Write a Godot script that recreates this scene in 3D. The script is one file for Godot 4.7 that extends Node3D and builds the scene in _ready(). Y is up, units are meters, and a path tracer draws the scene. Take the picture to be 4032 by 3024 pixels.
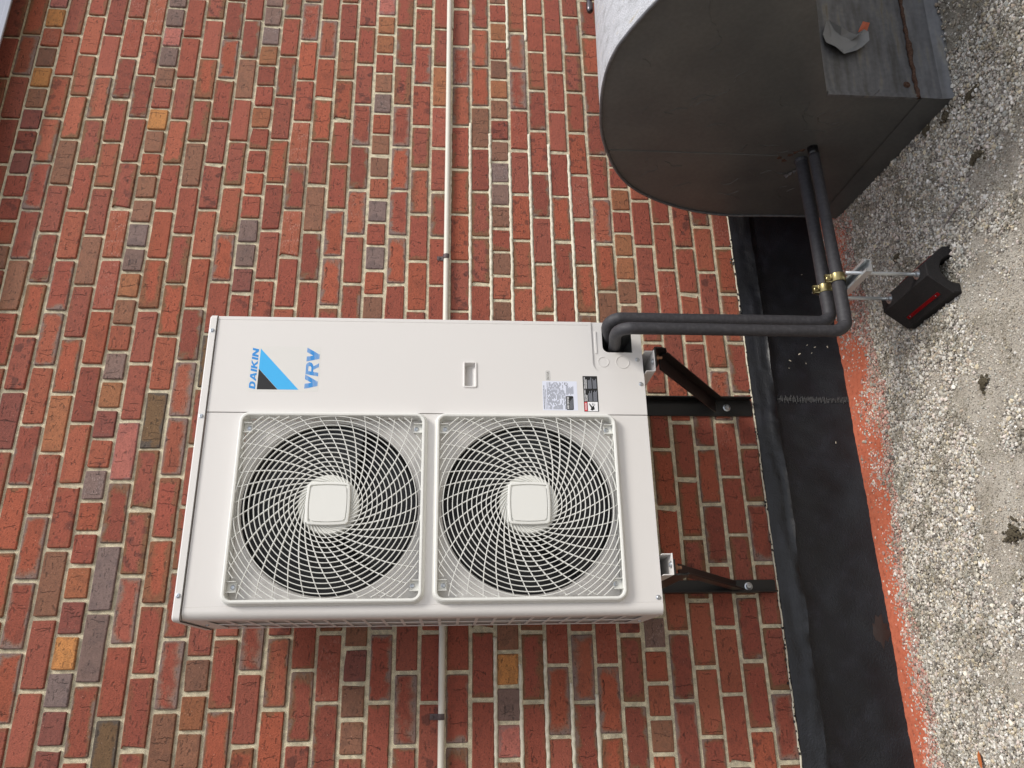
extends Node3D
# A wall-hung outdoor heat-pump unit on a brick wall above a gravel roof, photographed with the phone turned on its side.
# Metres, y up. The brick faces lie at z = 0, the roof at y = 0, the unit's left edge at x = 0.

const G := 0.89            # height of the unit's underside above the roof
const COURSE := 0.08204    # brick course height
const COURSE0 := 2.6914    # middle height of course 0 (a header course)

var mats := {}
var taken := {}
var rng := RandomNumberGenerator.new()

# ------------------------------------------------------------------ small helpers
func new_st(smooth := false) -> SurfaceTool:
	var st := SurfaceTool.new()
	st.begin(Mesh.PRIMITIVE_TRIANGLES)
	st.set_smooth_group(0 if smooth else -1)
	return st

func commit(st: SurfaceTool, called: String, m: Material, parent: Node, tangents := false) -> MeshInstance3D:
	st.generate_normals()
	if tangents:
		st.generate_tangents()
	var o := MeshInstance3D.new()
	o.mesh = st.commit()
	o.material_override = m
	add_named(o, called, parent)
	return o

func add_named(o: Node, called: String, parent: Node) -> void:
	var n := called
	if parent == self:
		if taken.has(called):
			n = "%s_%03d" % [called, taken[called]]
			taken[called] += 1
		else:
			taken[called] = 1
	o.name = n
	parent.add_child(o, true)

func thing(called: String, label: String, category: String, at := Vector3.ZERO, group := "") -> Node3D:
	var o := Node3D.new()
	add_named(o, called, self)
	o.position = at
	tag(o, label, category, group)
	return o

func tag(o: Node, label: String, category: String, group := "", kind := "") -> void:
	o.set_meta("label", label)
	if category != "":
		o.set_meta("category", category)
	if group != "":
		o.set_meta("group", group)
	if kind != "":
		o.set_meta("kind", kind)

func tri(st: SurfaceTool, a: Vector3, b: Vector3, c: Vector3) -> void:
	st.add_vertex(a); st.add_vertex(c); st.add_vertex(b)

func quad(st: SurfaceTool, a: Vector3, b: Vector3, c: Vector3, d: Vector3) -> void:
	tri(st, a, b, c); tri(st, a, c, d)

# a convex face turned away from a centre
func face(st: SurfaceTool, pts: Array, centre: Vector3) -> void:
	var n: Vector3 = (pts[1] - pts[0]).cross(pts[2] - pts[0])
	var m := Vector3.ZERO
	for q in pts:
		m += q
	m /= pts.size()
	var flip := n.dot(m - centre) < 0.0
	for i in range(1, pts.size() - 1):
		if flip:
			tri(st, pts[0], pts[i + 1], pts[i])
		else:
			tri(st, pts[0], pts[i], pts[i + 1])

# box with chamfered edges
func bbox(st: SurfaceTool, lo: Vector3, hi: Vector3, bv := 0.001, t := Transform3D.IDENTITY) -> void:
	var c := (lo + hi) * 0.5
	var h := (hi - lo) * 0.5
	bv = minf(bv, minf(h.x, minf(h.y, h.z)) * 0.45)
	var cc := t * c
	for a in 3:
		var b := (a + 1) % 3
		var d := (a + 2) % 3
		for s in [-1.0, 1.0]:
			var f := []
			for k in [[-1, -1], [1, -1], [1, 1], [-1, 1]]:
				var v := Vector3.ZERO
				v[a] = s * h[a]; v[b] = k[0] * (h[b] - bv); v[d] = k[1] * (h[d] - bv)
				f.append(t * (c + v))
			face(st, f, cc)
			for s2 in [-1.0, 1.0]:
				var e := []
				for k in [[0, -1], [1, -1], [1, 1], [0, 1]]:
					var v := Vector3.ZERO
					v[d] = k[1] * (h[d] - bv)
					v[a] = s * (h[a] - (0.0 if k[0] == 0 else bv))
					v[b] = s2 * (h[b] - (bv if k[0] == 0 else 0.0))
					e.append(t * (c + v))
				face(st, e, cc)
	for sx in [-1.0, 1.0]:
		for sy in [-1.0, 1.0]:
			for sz in [-1.0, 1.0]:
				var q := Vector3(sx * h.x, sy * h.y, sz * h.z)
				face(st, [t * (c + q - Vector3(0, sy * bv, sz * bv)), t * (c + q - Vector3(sx * bv, 0, sz * bv)), t * (c + q - Vector3(sx * bv, sy * bv, 0))], cc)

func tube(st: SurfaceTool, pts: Array, radii: Array, sides := 10, caps := true) -> void:
	var n := pts.size()
	var up := Vector3(0.123, 0.87, 0.31).normalized()
	var rings := []
	var prev := Vector3.ZERO
	for i in n:
		var tdir: Vector3 = (pts[mini(i + 1, n - 1)] - pts[maxi(i - 1, 0)]).normalized()
		var side: Vector3
		if i == 0:
			side = tdir.cross(up).normalized()
		else:
			side = (prev - tdir * prev.dot(tdir)).normalized()
		prev = side
		var oth := tdir.cross(side)
		var r: float = radii[mini(i, radii.size() - 1)]
		var ring := []
		for k in sides:
			var a := TAU * k / sides
			ring.append(pts[i] + (side * cos(a) + oth * sin(a)) * r)
		rings.append(ring)
	for i in n - 1:
		for k in sides:
			var k2 := (k + 1) % sides
			quad(st, rings[i][k], rings[i][k2], rings[i + 1][k2], rings[i + 1][k])
	if caps:
		for e in [0, n - 1]:
			var f: Array = rings[e]
			var inner: Vector3 = pts[1] if e == 0 else pts[n - 2]
			face(st, f, inner)

func smooth_path(pts: Array, per := 6) -> Array:
	var out := []
	for i in pts.size() - 1:
		var a: Vector3 = pts[maxi(i - 1, 0)]
		var b: Vector3 = pts[i]
		var c: Vector3 = pts[i + 1]
		var d: Vector3 = pts[mini(i + 2, pts.size() - 1)]
		for k in per:
			out.append(b.cubic_interpolate(c, a, d, float(k) / per))
	out.append(pts[-1])
	return out

# profile of (radius, height) turned round an axis
func lathe(st: SurfaceTool, prof: Array, t: Transform3D, segs := 16) -> void:
	for i in prof.size() - 1:
		for k in segs:
			var a0 := TAU * k / segs
			var a1 := TAU * (k + 1) / segs
			var p: Vector2 = prof[i]
			var q: Vector2 = prof[i + 1]
			var v := [Vector3(p.x * cos(a0), p.x * sin(a0), p.y), Vector3(p.x * cos(a1), p.x * sin(a1), p.y), Vector3(q.x * cos(a1), q.x * sin(a1), q.y), Vector3(q.x * cos(a0), q.x * sin(a0), q.y)]
			if p.x < 1e-6:
				tri(st, t * v[0], t * v[2], t * v[3])
			elif q.x < 1e-6:
				tri(st, t * v[0], t * v[1], t * v[2])
			else:
				quad(st, t * v[0], t * v[1], t * v[2], t * v[3])

# flat outline pushed along z, with a small chamfer on its front edge
func prism(st: SurfaceTool, poly: PackedVector2Array, z0: float, z1: float, bv := 0.0, t := Transform3D.IDENTITY) -> void:
	var pl := poly.duplicate()
	if Geometry2D.is_polygon_clockwise(pl):
		pl.reverse()
	var top := pl
	if bv > 0.0:
		var off := Geometry2D.offset_polygon(pl, -bv, Geometry2D.JOIN_MITER)
		if off.size() == 1 and off[0].size() == pl.size():
			var best := 0
			var bd := 1e9
			for i in pl.size():
				var d: float = off[0][i].distance_to(pl[0])
				if d < bd:
					bd = d; best = i
			top = PackedVector2Array()
			var o: PackedVector2Array = off[0]
			if Geometry2D.is_polygon_clockwise(o):
				o.reverse()
				best = pl.size() - 1 - best
			for i in pl.size():
				top.append(o[(best + i) % pl.size()])
		else:
			bv = 0.0
	var n := pl.size()
	var ix := Geometry2D.triangulate_polygon(top)
	for i in range(0, ix.size(), 3):
		var a := top[ix[i]]
		var b := top[ix[i + 1]]
		var c := top[ix[i + 2]]
		if (b - a).cross(c - a) < 0.0:
			var s := b; b = c; c = s
		tri(st, t * Vector3(a.x, a.y, z1), t * Vector3(b.x, b.y, z1), t * Vector3(c.x, c.y, z1))
		tri(st, t * Vector3(a.x, a.y, z0), t * Vector3(c.x, c.y, z0), t * Vector3(b.x, b.y, z0))
	for i in n:
		var j := (i + 1) % n
		quad(st, t * Vector3(pl[i].x, pl[i].y, z0), t * Vector3(pl[j].x, pl[j].y, z0), t * Vector3(pl[j].x, pl[j].y, z1 - bv), t * Vector3(pl[i].x, pl[i].y, z1 - bv))
		if bv > 0.0:
			quad(st, t * Vector3(pl[i].x, pl[i].y, z1 - bv), t * Vector3(pl[j].x, pl[j].y, z1 - bv), t * Vector3(top[j].x, top[j].y, z1), t * Vector3(top[i].x, top[i].y, z1))

# bar of rectangular section along a flat path
func bar(st: SurfaceTool, pts: PackedVector2Array, w: float, z0: float, z1: float, closed := false, taper := 0.0) -> void:
	var n := pts.size()
	if n < 2:
		return
	var L := []
	var R := []
	for i in n:
		var a := pts[(i - 1 + n) % n] if closed or i > 0 else pts[0]
		var b := pts[(i + 1) % n] if closed or i < n - 1 else pts[n - 1]
		var d := (b - a).normalized()
		var nn := Vector2(-d.y, d.x) * w * 0.5 * (1.0 - taper * pow(absf(2.0 * i / (n - 1.0) - 1.0), 2.0))
		L.append(pts[i] + nn); R.append(pts[i] - nn)
	var zb := z1 - w * 0.3
	for i in (n if closed else n - 1):
		var j := (i + 1) % n
		var li: Vector2 = L[i]; var lj: Vector2 = L[j]; var ri: Vector2 = R[i]; var rj: Vector2 = R[j]
		var lti := li.lerp(ri, 0.22); var ltj := lj.lerp(rj, 0.22); var rti := ri.lerp(li, 0.22); var rtj := rj.lerp(lj, 0.22)
		quad(st, Vector3(rti.x, rti.y, z1), Vector3(rtj.x, rtj.y, z1), Vector3(ltj.x, ltj.y, z1), Vector3(lti.x, lti.y, z1))
		quad(st, Vector3(lti.x, lti.y, z1), Vector3(ltj.x, ltj.y, z1), Vector3(lj.x, lj.y, zb), Vector3(li.x, li.y, zb))
		quad(st, Vector3(ri.x, ri.y, zb), Vector3(rj.x, rj.y, zb), Vector3(rtj.x, rtj.y, z1), Vector3(rti.x, rti.y, z1))
		quad(st, Vector3(li.x, li.y, zb), Vector3(lj.x, lj.y, zb), Vector3(lj.x, lj.y, z0), Vector3(li.x, li.y, z0))
		quad(st, Vector3(rj.x, rj.y, zb), Vector3(ri.x, ri.y, zb), Vector3(ri.x, ri.y, z0), Vector3(rj.x, rj.y, z0))

func rrect(x0: float, x1: float, y0: float, y1: float, r: float, seg := 6) -> PackedVector2Array:
	var o := PackedVector2Array()
	for c in [[x1 - r, y1 - r, 0.0], [x0 + r, y1 - r, 90.0], [x0 + r, y0 + r, 180.0], [x1 - r, y0 + r, 270.0]]:
		for k in seg + 1:
			var a := deg_to_rad(c[2] + 90.0 * k / seg)
			o.append(Vector2(c[0] + r * cos(a), c[1] + r * sin(a)))
	return o

func facing(at: Vector3, dir: Vector3) -> Transform3D:   # local z looks along dir
	var z := dir.normalized()
	var x := (Vector3.UP if absf(z.y) < 0.9 else Vector3.RIGHT).cross(z).normalized()
	return Transform3D(Basis(x, z.cross(x), z), at)

func screw(called: String, at: Vector3, dir: Vector3, r: float, parent: Node, m: Material, washer := true) -> void:
	var st := new_st()
	var t := facing(at, dir)
	if washer:
		lathe(st, [Vector2(r * 1.35, 0), Vector2(r * 1.35, r * 0.12), Vector2(r * 0.95, r * 0.22)], t, 14)
	lathe(st, [Vector2(r * 0.95, r * 0.15), Vector2(r * 0.95, r * 0.55), Vector2(r * 0.72, r * 0.75), Vector2(r * 0.36, r * 0.75), Vector2(r * 0.28, r * 0.45), Vector2(0, r * 0.45)], t, 12)
	commit(st, called, m, parent)

func text(words: String, height: float, width: float, at: Vector3, m: Material, parent: Node, called := "lettering", bold := true, slant := 0.0) -> void:
	var f := SystemFont.new()
	f.font_names = PackedStringArray(["Droid Sans"])
	f.font_weight = 700 if bold else 400
	var tm := TextMesh.new()
	tm.font = f
	tm.text = words
	tm.font_size = 64
	tm.pixel_size = 0.01
	tm.depth = 0.02
	tm.curve_step = 2.0
	tm.horizontal_alignment = HORIZONTAL_ALIGNMENT_LEFT
	tm.vertical_alignment = VERTICAL_ALIGNMENT_CENTER
	var bb := tm.get_aabb()
	var o := MeshInstance3D.new()
	o.mesh = tm
	o.material_override = m
	var sx := width / maxf(bb.size.x, 0.001)
	var sy := height / maxf(bb.size.y, 0.001)
	var b := Basis(Vector3(sx, 0, 0), Vector3(slant * sy, sy, 0), Vector3(0, 0, 0.015))
	o.transform = Transform3D(b, at - b * Vector3(bb.position.x, bb.position.y, 0))
	add_named(o, called, parent)

# ------------------------------------------------------------------ textures
func nbytes(size: int, freq: float, sd: int, oct := 4, type := FastNoiseLite.TYPE_SIMPLEX_SMOOTH, stretch_y := 1, stretch_x := 1) -> PackedByteArray:
	var n := FastNoiseLite.new()
	n.seed = sd
	n.noise_type = type
	n.frequency = freq
	n.fractal_octaves = oct
	var im := n.get_seamless_image(size / stretch_x, size / stretch_y)
	if stretch_y > 1 or stretch_x > 1:
		im.resize(size, size, Image.INTERPOLATE_BILINEAR)
	im.convert(Image.FORMAT_L8)
	return im.get_data()

func rgb_tex(bytes: PackedByteArray, w: int, h: int) -> ImageTexture:
	var im := Image.create_from_data(w, h, false, Image.FORMAT_RGB8, bytes)
	im.generate_mipmaps()
	return ImageTexture.create_from_image(im)

func normal_tex(h: PackedByteArray, w: int, hh: int, strength: float) -> ImageTexture:
	var im := Image.create_from_data(w, hh, false, Image.FORMAT_L8, h)
	im.convert(Image.FORMAT_RGBA8)
	im.bump_map_to_normal_map(strength)
	im.generate_mipmaps()
	return ImageTexture.create_from_image(im)

# two-noise colour texture: a colour ramp over the first noise, lightened and darkened by the second
func mix_tex(size: int, a: PackedByteArray, b: PackedByteArray, ramp: Array, grain: float) -> ImageTexture:
	var lut := PackedFloat32Array()
	for i in 256:
		var x := i / 255.0
		var c: Color = ramp[0][1]
		for k in ramp.size() - 1:
			if x >= ramp[k][0]:
				c = ramp[k][1].lerp(ramp[k + 1][1], clampf((x - ramp[k][0]) / maxf(ramp[k + 1][0] - ramp[k][0], 0.001), 0, 1))
		lut.append_array([c.r * 255.0, c.g * 255.0, c.b * 255.0])
	var out := PackedByteArray()
	out.resize(size * size * 3)
	for i in size * size:
		var g := 1.0 + (b[i] - 127.5) / 127.5 * grain
		var k := a[i] * 3
		out[i * 3] = int(clampf(lut[k] * g, 0, 255))
		out[i * 3 + 1] = int(clampf(lut[k + 1] * g, 0, 255))
		out[i * 3 + 2] = int(clampf(lut[k + 2] * g, 0, 255))
	return rgb_tex(out, size, size)

func mat(called: String, c: Color, rough := 0.6, metal := 0.0) -> StandardMaterial3D:
	var m := StandardMaterial3D.new()
	m.albedo_color = c
	m.roughness = rough
	m.metallic = metal
	mats[called] = m
	return m

func tri_map(m: StandardMaterial3D, tex: Texture2D, nrm: Texture2D, scale: Vector3, nstr := 1.0) -> void:
	m.uv1_triplanar = true
	m.uv1_world_triplanar = true
	m.uv1_scale = scale
	if tex:
		m.albedo_texture = tex
	if nrm:
		m.normal_enabled = true
		m.normal_texture = nrm
		m.normal_scale = nstr

func c8(r: int, g: int, b: int) -> Color:
	return Color(r / 255.0, g / 255.0, b / 255.0)

func make_materials() -> void:
	mat("casing", c8(221, 218, 215), 0.42)
	mat("grille", c8(225, 225, 220), 0.45)
	mat("film", c8(219, 217, 213), 0.35)
	mat("inside", c8(172, 172, 170), 0.5)
	mat("fan", c8(30, 31, 34), 0.5)
	mat("blue", c8(62, 176, 236), 0.4)
	mat("deep_blue", c8(45, 140, 214), 0.4)
	mat("ink", c8(16, 16, 18), 0.45)
	mat("print_grey", c8(138, 141, 150), 0.5)
	mat("label_white", c8(222, 226, 240), 0.4)
	mat("pure_white", c8(238, 238, 240), 0.4)
	mat("danger_red", c8(214, 52, 62), 0.4)
	mat("zinc", c8(190, 194, 198), 0.28, 0.9)
	mat("zinc_rough", c8(198, 203, 206), 0.34, 0.55)
	mat("brass", c8(150, 138, 98), 0.34, 0.85)
	mat("channel", c8(186, 190, 191), 0.36, 0.6)
	mat("bolt_brown", c8(150, 112, 88), 0.4, 0.7)
	mat("black_steel", c8(21, 20, 20), 0.38)
	mat("strap", c8(96, 84, 84), 0.6, 0.5)
	mat("conduit", c8(214, 210, 198), 0.45)
	mat("reflector", c8(120, 12, 18), 0.25)
	mat("tape", c8(14, 14, 16), 0.35)
	mat("pipe_dark", c8(92, 88, 92), 0.3, 0.9)
	mat("eave", c8(150, 152, 160), 0.4, 0.7)
	mat("leaf", c8(176, 96, 44), 0.8)
	mat("twig", c8(136, 128, 128), 0.9)
	# foam insulation
	var n1 := nbytes(256, 0.05, 5, 4)
	var n2 := nbytes(256, 0.3, 6, 2)
	var m := mat("foam", Color.WHITE, 0.62)
	tri_map(m, mix_tex(256, n1, n2, [[0.0, c8(46, 45, 48)], [0.6, c8(56, 55, 59)], [1.0, c8(72, 70, 73)]], 0.10), normal_tex(n2, 256, 256, 1.0), Vector3(5, 5, 5), 0.25)
	# recycled rubber
	m = mat("rubber", Color.WHITE, 0.8)
	tri_map(m, mix_tex(256, n1, n2, [[0.0, c8(22, 21, 22)], [0.7, c8(34, 31, 32)], [1.0, c8(58, 46, 44)]], 0.4), normal_tex(n2, 256, 256, 4.0), Vector3(9, 9, 9), 0.9)
	# black bituminous flashing
	var a := nbytes(512, 0.008, 11, 5)
	var b := nbytes(512, 0.12, 12, 4)
	m = mat("membrane", Color.WHITE, 0.42)
	tri_map(m, mix_tex(512, a, b, [[0.0, c8(12, 12, 15)], [0.45, c8(15, 16, 21)], [0.7, c8(20, 21, 27)], [1.0, c8(33, 34, 42)]], 0.25), normal_tex(b, 512, 512, 1.6), Vector3(2.2, 2.2, 2.2), 0.5)
	# dark painted sheet of the duct
	a = nbytes(512, 0.006, 21, 5)
	b = nbytes(512, 0.09, 22, 5)
	m = mat("duct_paint", Color.WHITE, 0.45)
	tri_map(m, mix_tex(512, a, b, [[0.0, c8(76, 77, 76)], [0.5, c8(84, 85, 83)], [1.0, c8(92, 92, 89)]], 0.06), normal_tex(a, 512, 512, 2.0), Vector3(1.1, 1.1, 1.1), 0.5)
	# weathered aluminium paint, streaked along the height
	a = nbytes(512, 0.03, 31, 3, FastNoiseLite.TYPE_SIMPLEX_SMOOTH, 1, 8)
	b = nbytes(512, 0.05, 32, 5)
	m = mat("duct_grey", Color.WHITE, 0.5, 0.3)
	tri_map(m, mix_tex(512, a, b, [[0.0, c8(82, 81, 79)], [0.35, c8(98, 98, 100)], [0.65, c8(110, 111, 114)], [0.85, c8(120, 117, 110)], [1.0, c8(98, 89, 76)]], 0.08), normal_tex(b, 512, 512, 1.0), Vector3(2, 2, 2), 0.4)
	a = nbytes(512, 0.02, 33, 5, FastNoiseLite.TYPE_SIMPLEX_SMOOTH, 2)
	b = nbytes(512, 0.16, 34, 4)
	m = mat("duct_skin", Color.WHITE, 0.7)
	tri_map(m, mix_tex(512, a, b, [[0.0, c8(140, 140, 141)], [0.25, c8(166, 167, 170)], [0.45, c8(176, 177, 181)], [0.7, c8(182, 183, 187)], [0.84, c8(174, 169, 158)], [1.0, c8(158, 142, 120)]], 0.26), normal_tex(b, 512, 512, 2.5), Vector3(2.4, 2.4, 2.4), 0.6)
	m = mat("rust", Color.WHITE, 0.9)
	tri_map(m, mix_tex(512, nbytes(512, 0.05, 41, 4), b, [[0.0, c8(48, 34, 27)], [0.5, c8(80, 54, 41)], [1.0, c8(116, 98, 84)]], 0.4), normal_tex(b, 512, 512, 3.0), Vector3(4, 4, 4), 0.8)
	# mortar
	a = nbytes(512, 0.25, 51, 3)
	b = nbytes(512, 0.02, 52, 4)
	m = mat("mortar", Color.WHITE, 0.95)
	tri_map(m, mix_tex(512, a, b, [[0.0, c8(104, 96, 78)], [0.28, c8(182, 171, 143)], [0.5, c8(224, 213, 184)], [1.0, c8(244, 236, 212)]], 0.16), normal_tex(a, 512, 512, 6.0), Vector3(3, 3, 3), 1.0)
	m = mat("bead", Color.WHITE, 0.9)
	tri_map(m, mix_tex(512, b, a, [[0.0, c8(176, 170, 148)], [0.5, c8(214, 208, 188)], [1.0, c8(228, 222, 206)]], 0.12), normal_tex(b, 512, 512, 3.0), Vector3(4, 4, 4), 0.8)
	# red sealant
	m = mat("sealant", Color.WHITE, 0.75)
	tri_map(m, mix_tex(512, b, a, [[0.0, c8(146, 80, 60)], [0.3, c8(196, 106, 78)], [0.75, c8(208, 116, 86)], [1.0, c8(186, 112, 90)]], 0.12), normal_tex(a, 512, 512, 3.0), Vector3(4, 4, 4), 0.8)
	# roof grit
	a = nbytes(1024, 0.006, 61, 5)
	b = nbytes(1024, 0.33, 62, 3)
	m = mat("grit", Color.WHITE, 0.95)
	tri_map(m, mix_tex(1024, a, b, [[0.0, c8(152, 144, 131)], [0.3, c8(174, 166, 153)], [0.6, c8(188, 181, 169)], [1.0, c8(196, 190, 178)]], 0.36), normal_tex(b, 1024, 1024, 3.0), Vector3(1.25, 1.25, 1.25), 1.0)
	m = mat("moss", Color.WHITE, 1.0)
	tri_map(m, mix_tex(512, nbytes(512, 0.06, 71, 4), nbytes(512, 0.3, 72, 2), [[0.0, c8(58, 52, 42)], [0.6, c8(86, 78, 62)], [1.0, c8(116, 107, 84)]], 0.5), null, Vector3(6, 6, 6))
	m = mat("stone", Color.WHITE, 0.85)
	m.vertex_color_use_as_albedo = true
# table
const ODD := {   # bricks that stand out: course -> [x in millimetres, kind, ...]
	-7: [2313, "V"],
	-6: [2612, "K", 2517, "Y", 2404, "R", 2304, "B", 2203, "Y", 2097, "B", 1989, "D", 1883, "R", 1780, "D", 1676, "R", 1575, "R", 1469, "R"],
	-5: [1672, "V", 1241, "B"],
	-4: [1790, "B", 748, "D"],
	-3: [1852, "F", 2112, "F", 1025, "V", 1238, "V", 593, "V"],
	-2: [1305, "B", 704, "O", 924, "F", 279, "V", 69, "V", -138, "V"],
	-1: [150, "B"],
	0: [2542, "P", 2625, "P", 2435, "K", 2330, "P", 2215, "B", 2107, "R", 2002, "Y", 1895, "B", 1784, "R", 1675, "B", 1572, "B", 1469, "P", 1342, "P", 1244, "O", 1135, "B", 1032, "R", 923, "P", 814, "O", 702, "D", 591, "R", 480, "P", 401, "R", 360, "R", 268, "R", 159, "O", 53, "D", -57, "Y", -161, "P", -268, "D", -354, "D"],
	1: [600, "K", 173, "P", -42, "P", -218, "F"],
	2: [1839, "B", 2180, "F", 712, "G", 1144, "F", -319, "G", 70, "V", 282, "F"],
	3: [2313, "V", 834, "V", 622, "V", -234, "R"],
	4: [2236, "B", 1957, "R", 930, "G", -124, "V", -323, "B"],
	5: [2650, "P", 2574, "P", 2462, "P", 2348, "O", 2240, "R", 2135, "R", 2024, "O", 1920, "R", 1807, "R", 1689, "R", 1582, "R", 1477, "P", 1405, "P", 1355, "P", 1266, "D", 1168, "R", -23, "R", -132, "B", -240, "O", -342, "B"],
	6: [2619, "F"],
	7: [-49, "V"],
	8: [1600, "B", -125, "F"],
	10: [1796, "F", 2019, "V", 1592, "V"],
	11: [2654, "K", 2551, "O", 2447, "O", 2340, "R", 2236, "B", 2126, "P", 2018, "R", 1909, "B", 1803, "B", 1692, "R", 1587, "P", 1481, "R", 1405, "P", 1277, "R", 1172, "B", 1364, "P", -16, "B", -110, "D", -220, "B", -332, "B"],
	12: [2438, "F", 1795, "V", 2219, "F", 1575, "V", 1333, "V", -112, "V"],
	13: [2340, "V", -242, "V"],
	14: [2227, "O"],
	15: [-240, "V"],
	16: [2016, "B"],
	17: [2651, "R", 2544, "O", 2430, "R", 2327, "B", 2214, "O", 2108, "B", 2000, "R", 1890, "B", 1787, "P", 1686, "P", 1580, "B", 1473, "R", 1363, "B", 1258, "R", 1158, "B", -32, "B", -125, "Y", -230, "P", -338, "K", -408, "B"],
	18: [2439, "V", -119, "F"],
	19: [2340, "F", -228, "V"],
	20: [-122, "V"],
	21: [2541, "F", 2332, "F", -227, "V"],
	22: [1189, "B", -135, "F"],
	23: [1786, "R", 1684, "O", 1577, "R", 1473, "O", 1361, "O", 1261, "B", 1184, "B", -24, "P", -131, "R", -242, "R", -349, "B"],
}

# ------------------------------------------------------------------ bricks
const STRETCH := {   # course -> [x of one upright joint, brick pitch]
	-9: [2.30, 0.2150], -8: [2.40, 0.2150], -7: [2.201, 0.2165], -5: [1.994, 0.2165], -4: [1.893, 0.2147], -3: [1.782, 0.2170], -2: [1.886, 0.2150], -1: [0.050, 0.2177],
	1: [0.066, 0.2157], 2: [0.180, 0.2150], 3: [0.086, 0.2139], 4: [-0.019, 0.21425], 6: [-0.017, 0.2160], 7: [-0.123, 0.2144],
	8: [-0.233, 0.2158], 9: [-0.119, 0.2148], 10: [1.694, 0.2125], 12: [-0.220, 0.21285], 13: [-0.132, 0.2151], 14: [-0.223, 0.2131],
	15: [-0.133, 0.21554], 16: [-0.219, 0.2134], 18: [-0.227, 0.2133], 19: [-0.119, 0.2132], 20: [-0.232, 0.2135], 21: [-0.119, 0.2129],
	22: [-0.240, 0.2138], 24: [1.679, 0.2125], 25: [-0.131, 0.21275], 26: [-0.216, 0.2099], 27: [-0.115, 0.2097], 28: [-0.212, 0.2096],
}
const HEADER := {-6: [1.934, 0.1056], 0: [-0.003, 0.10852], 5: [-0.077, 0.1083], 11: [2.395, 0.1065], 17: [-0.073, 0.10688], 23: [-0.179, 0.10626], 29: [-0.15, 0.1063]}
const ATLAS := 1024

var tile_kinds := {"stretcher": {}, "header": {}}

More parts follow.
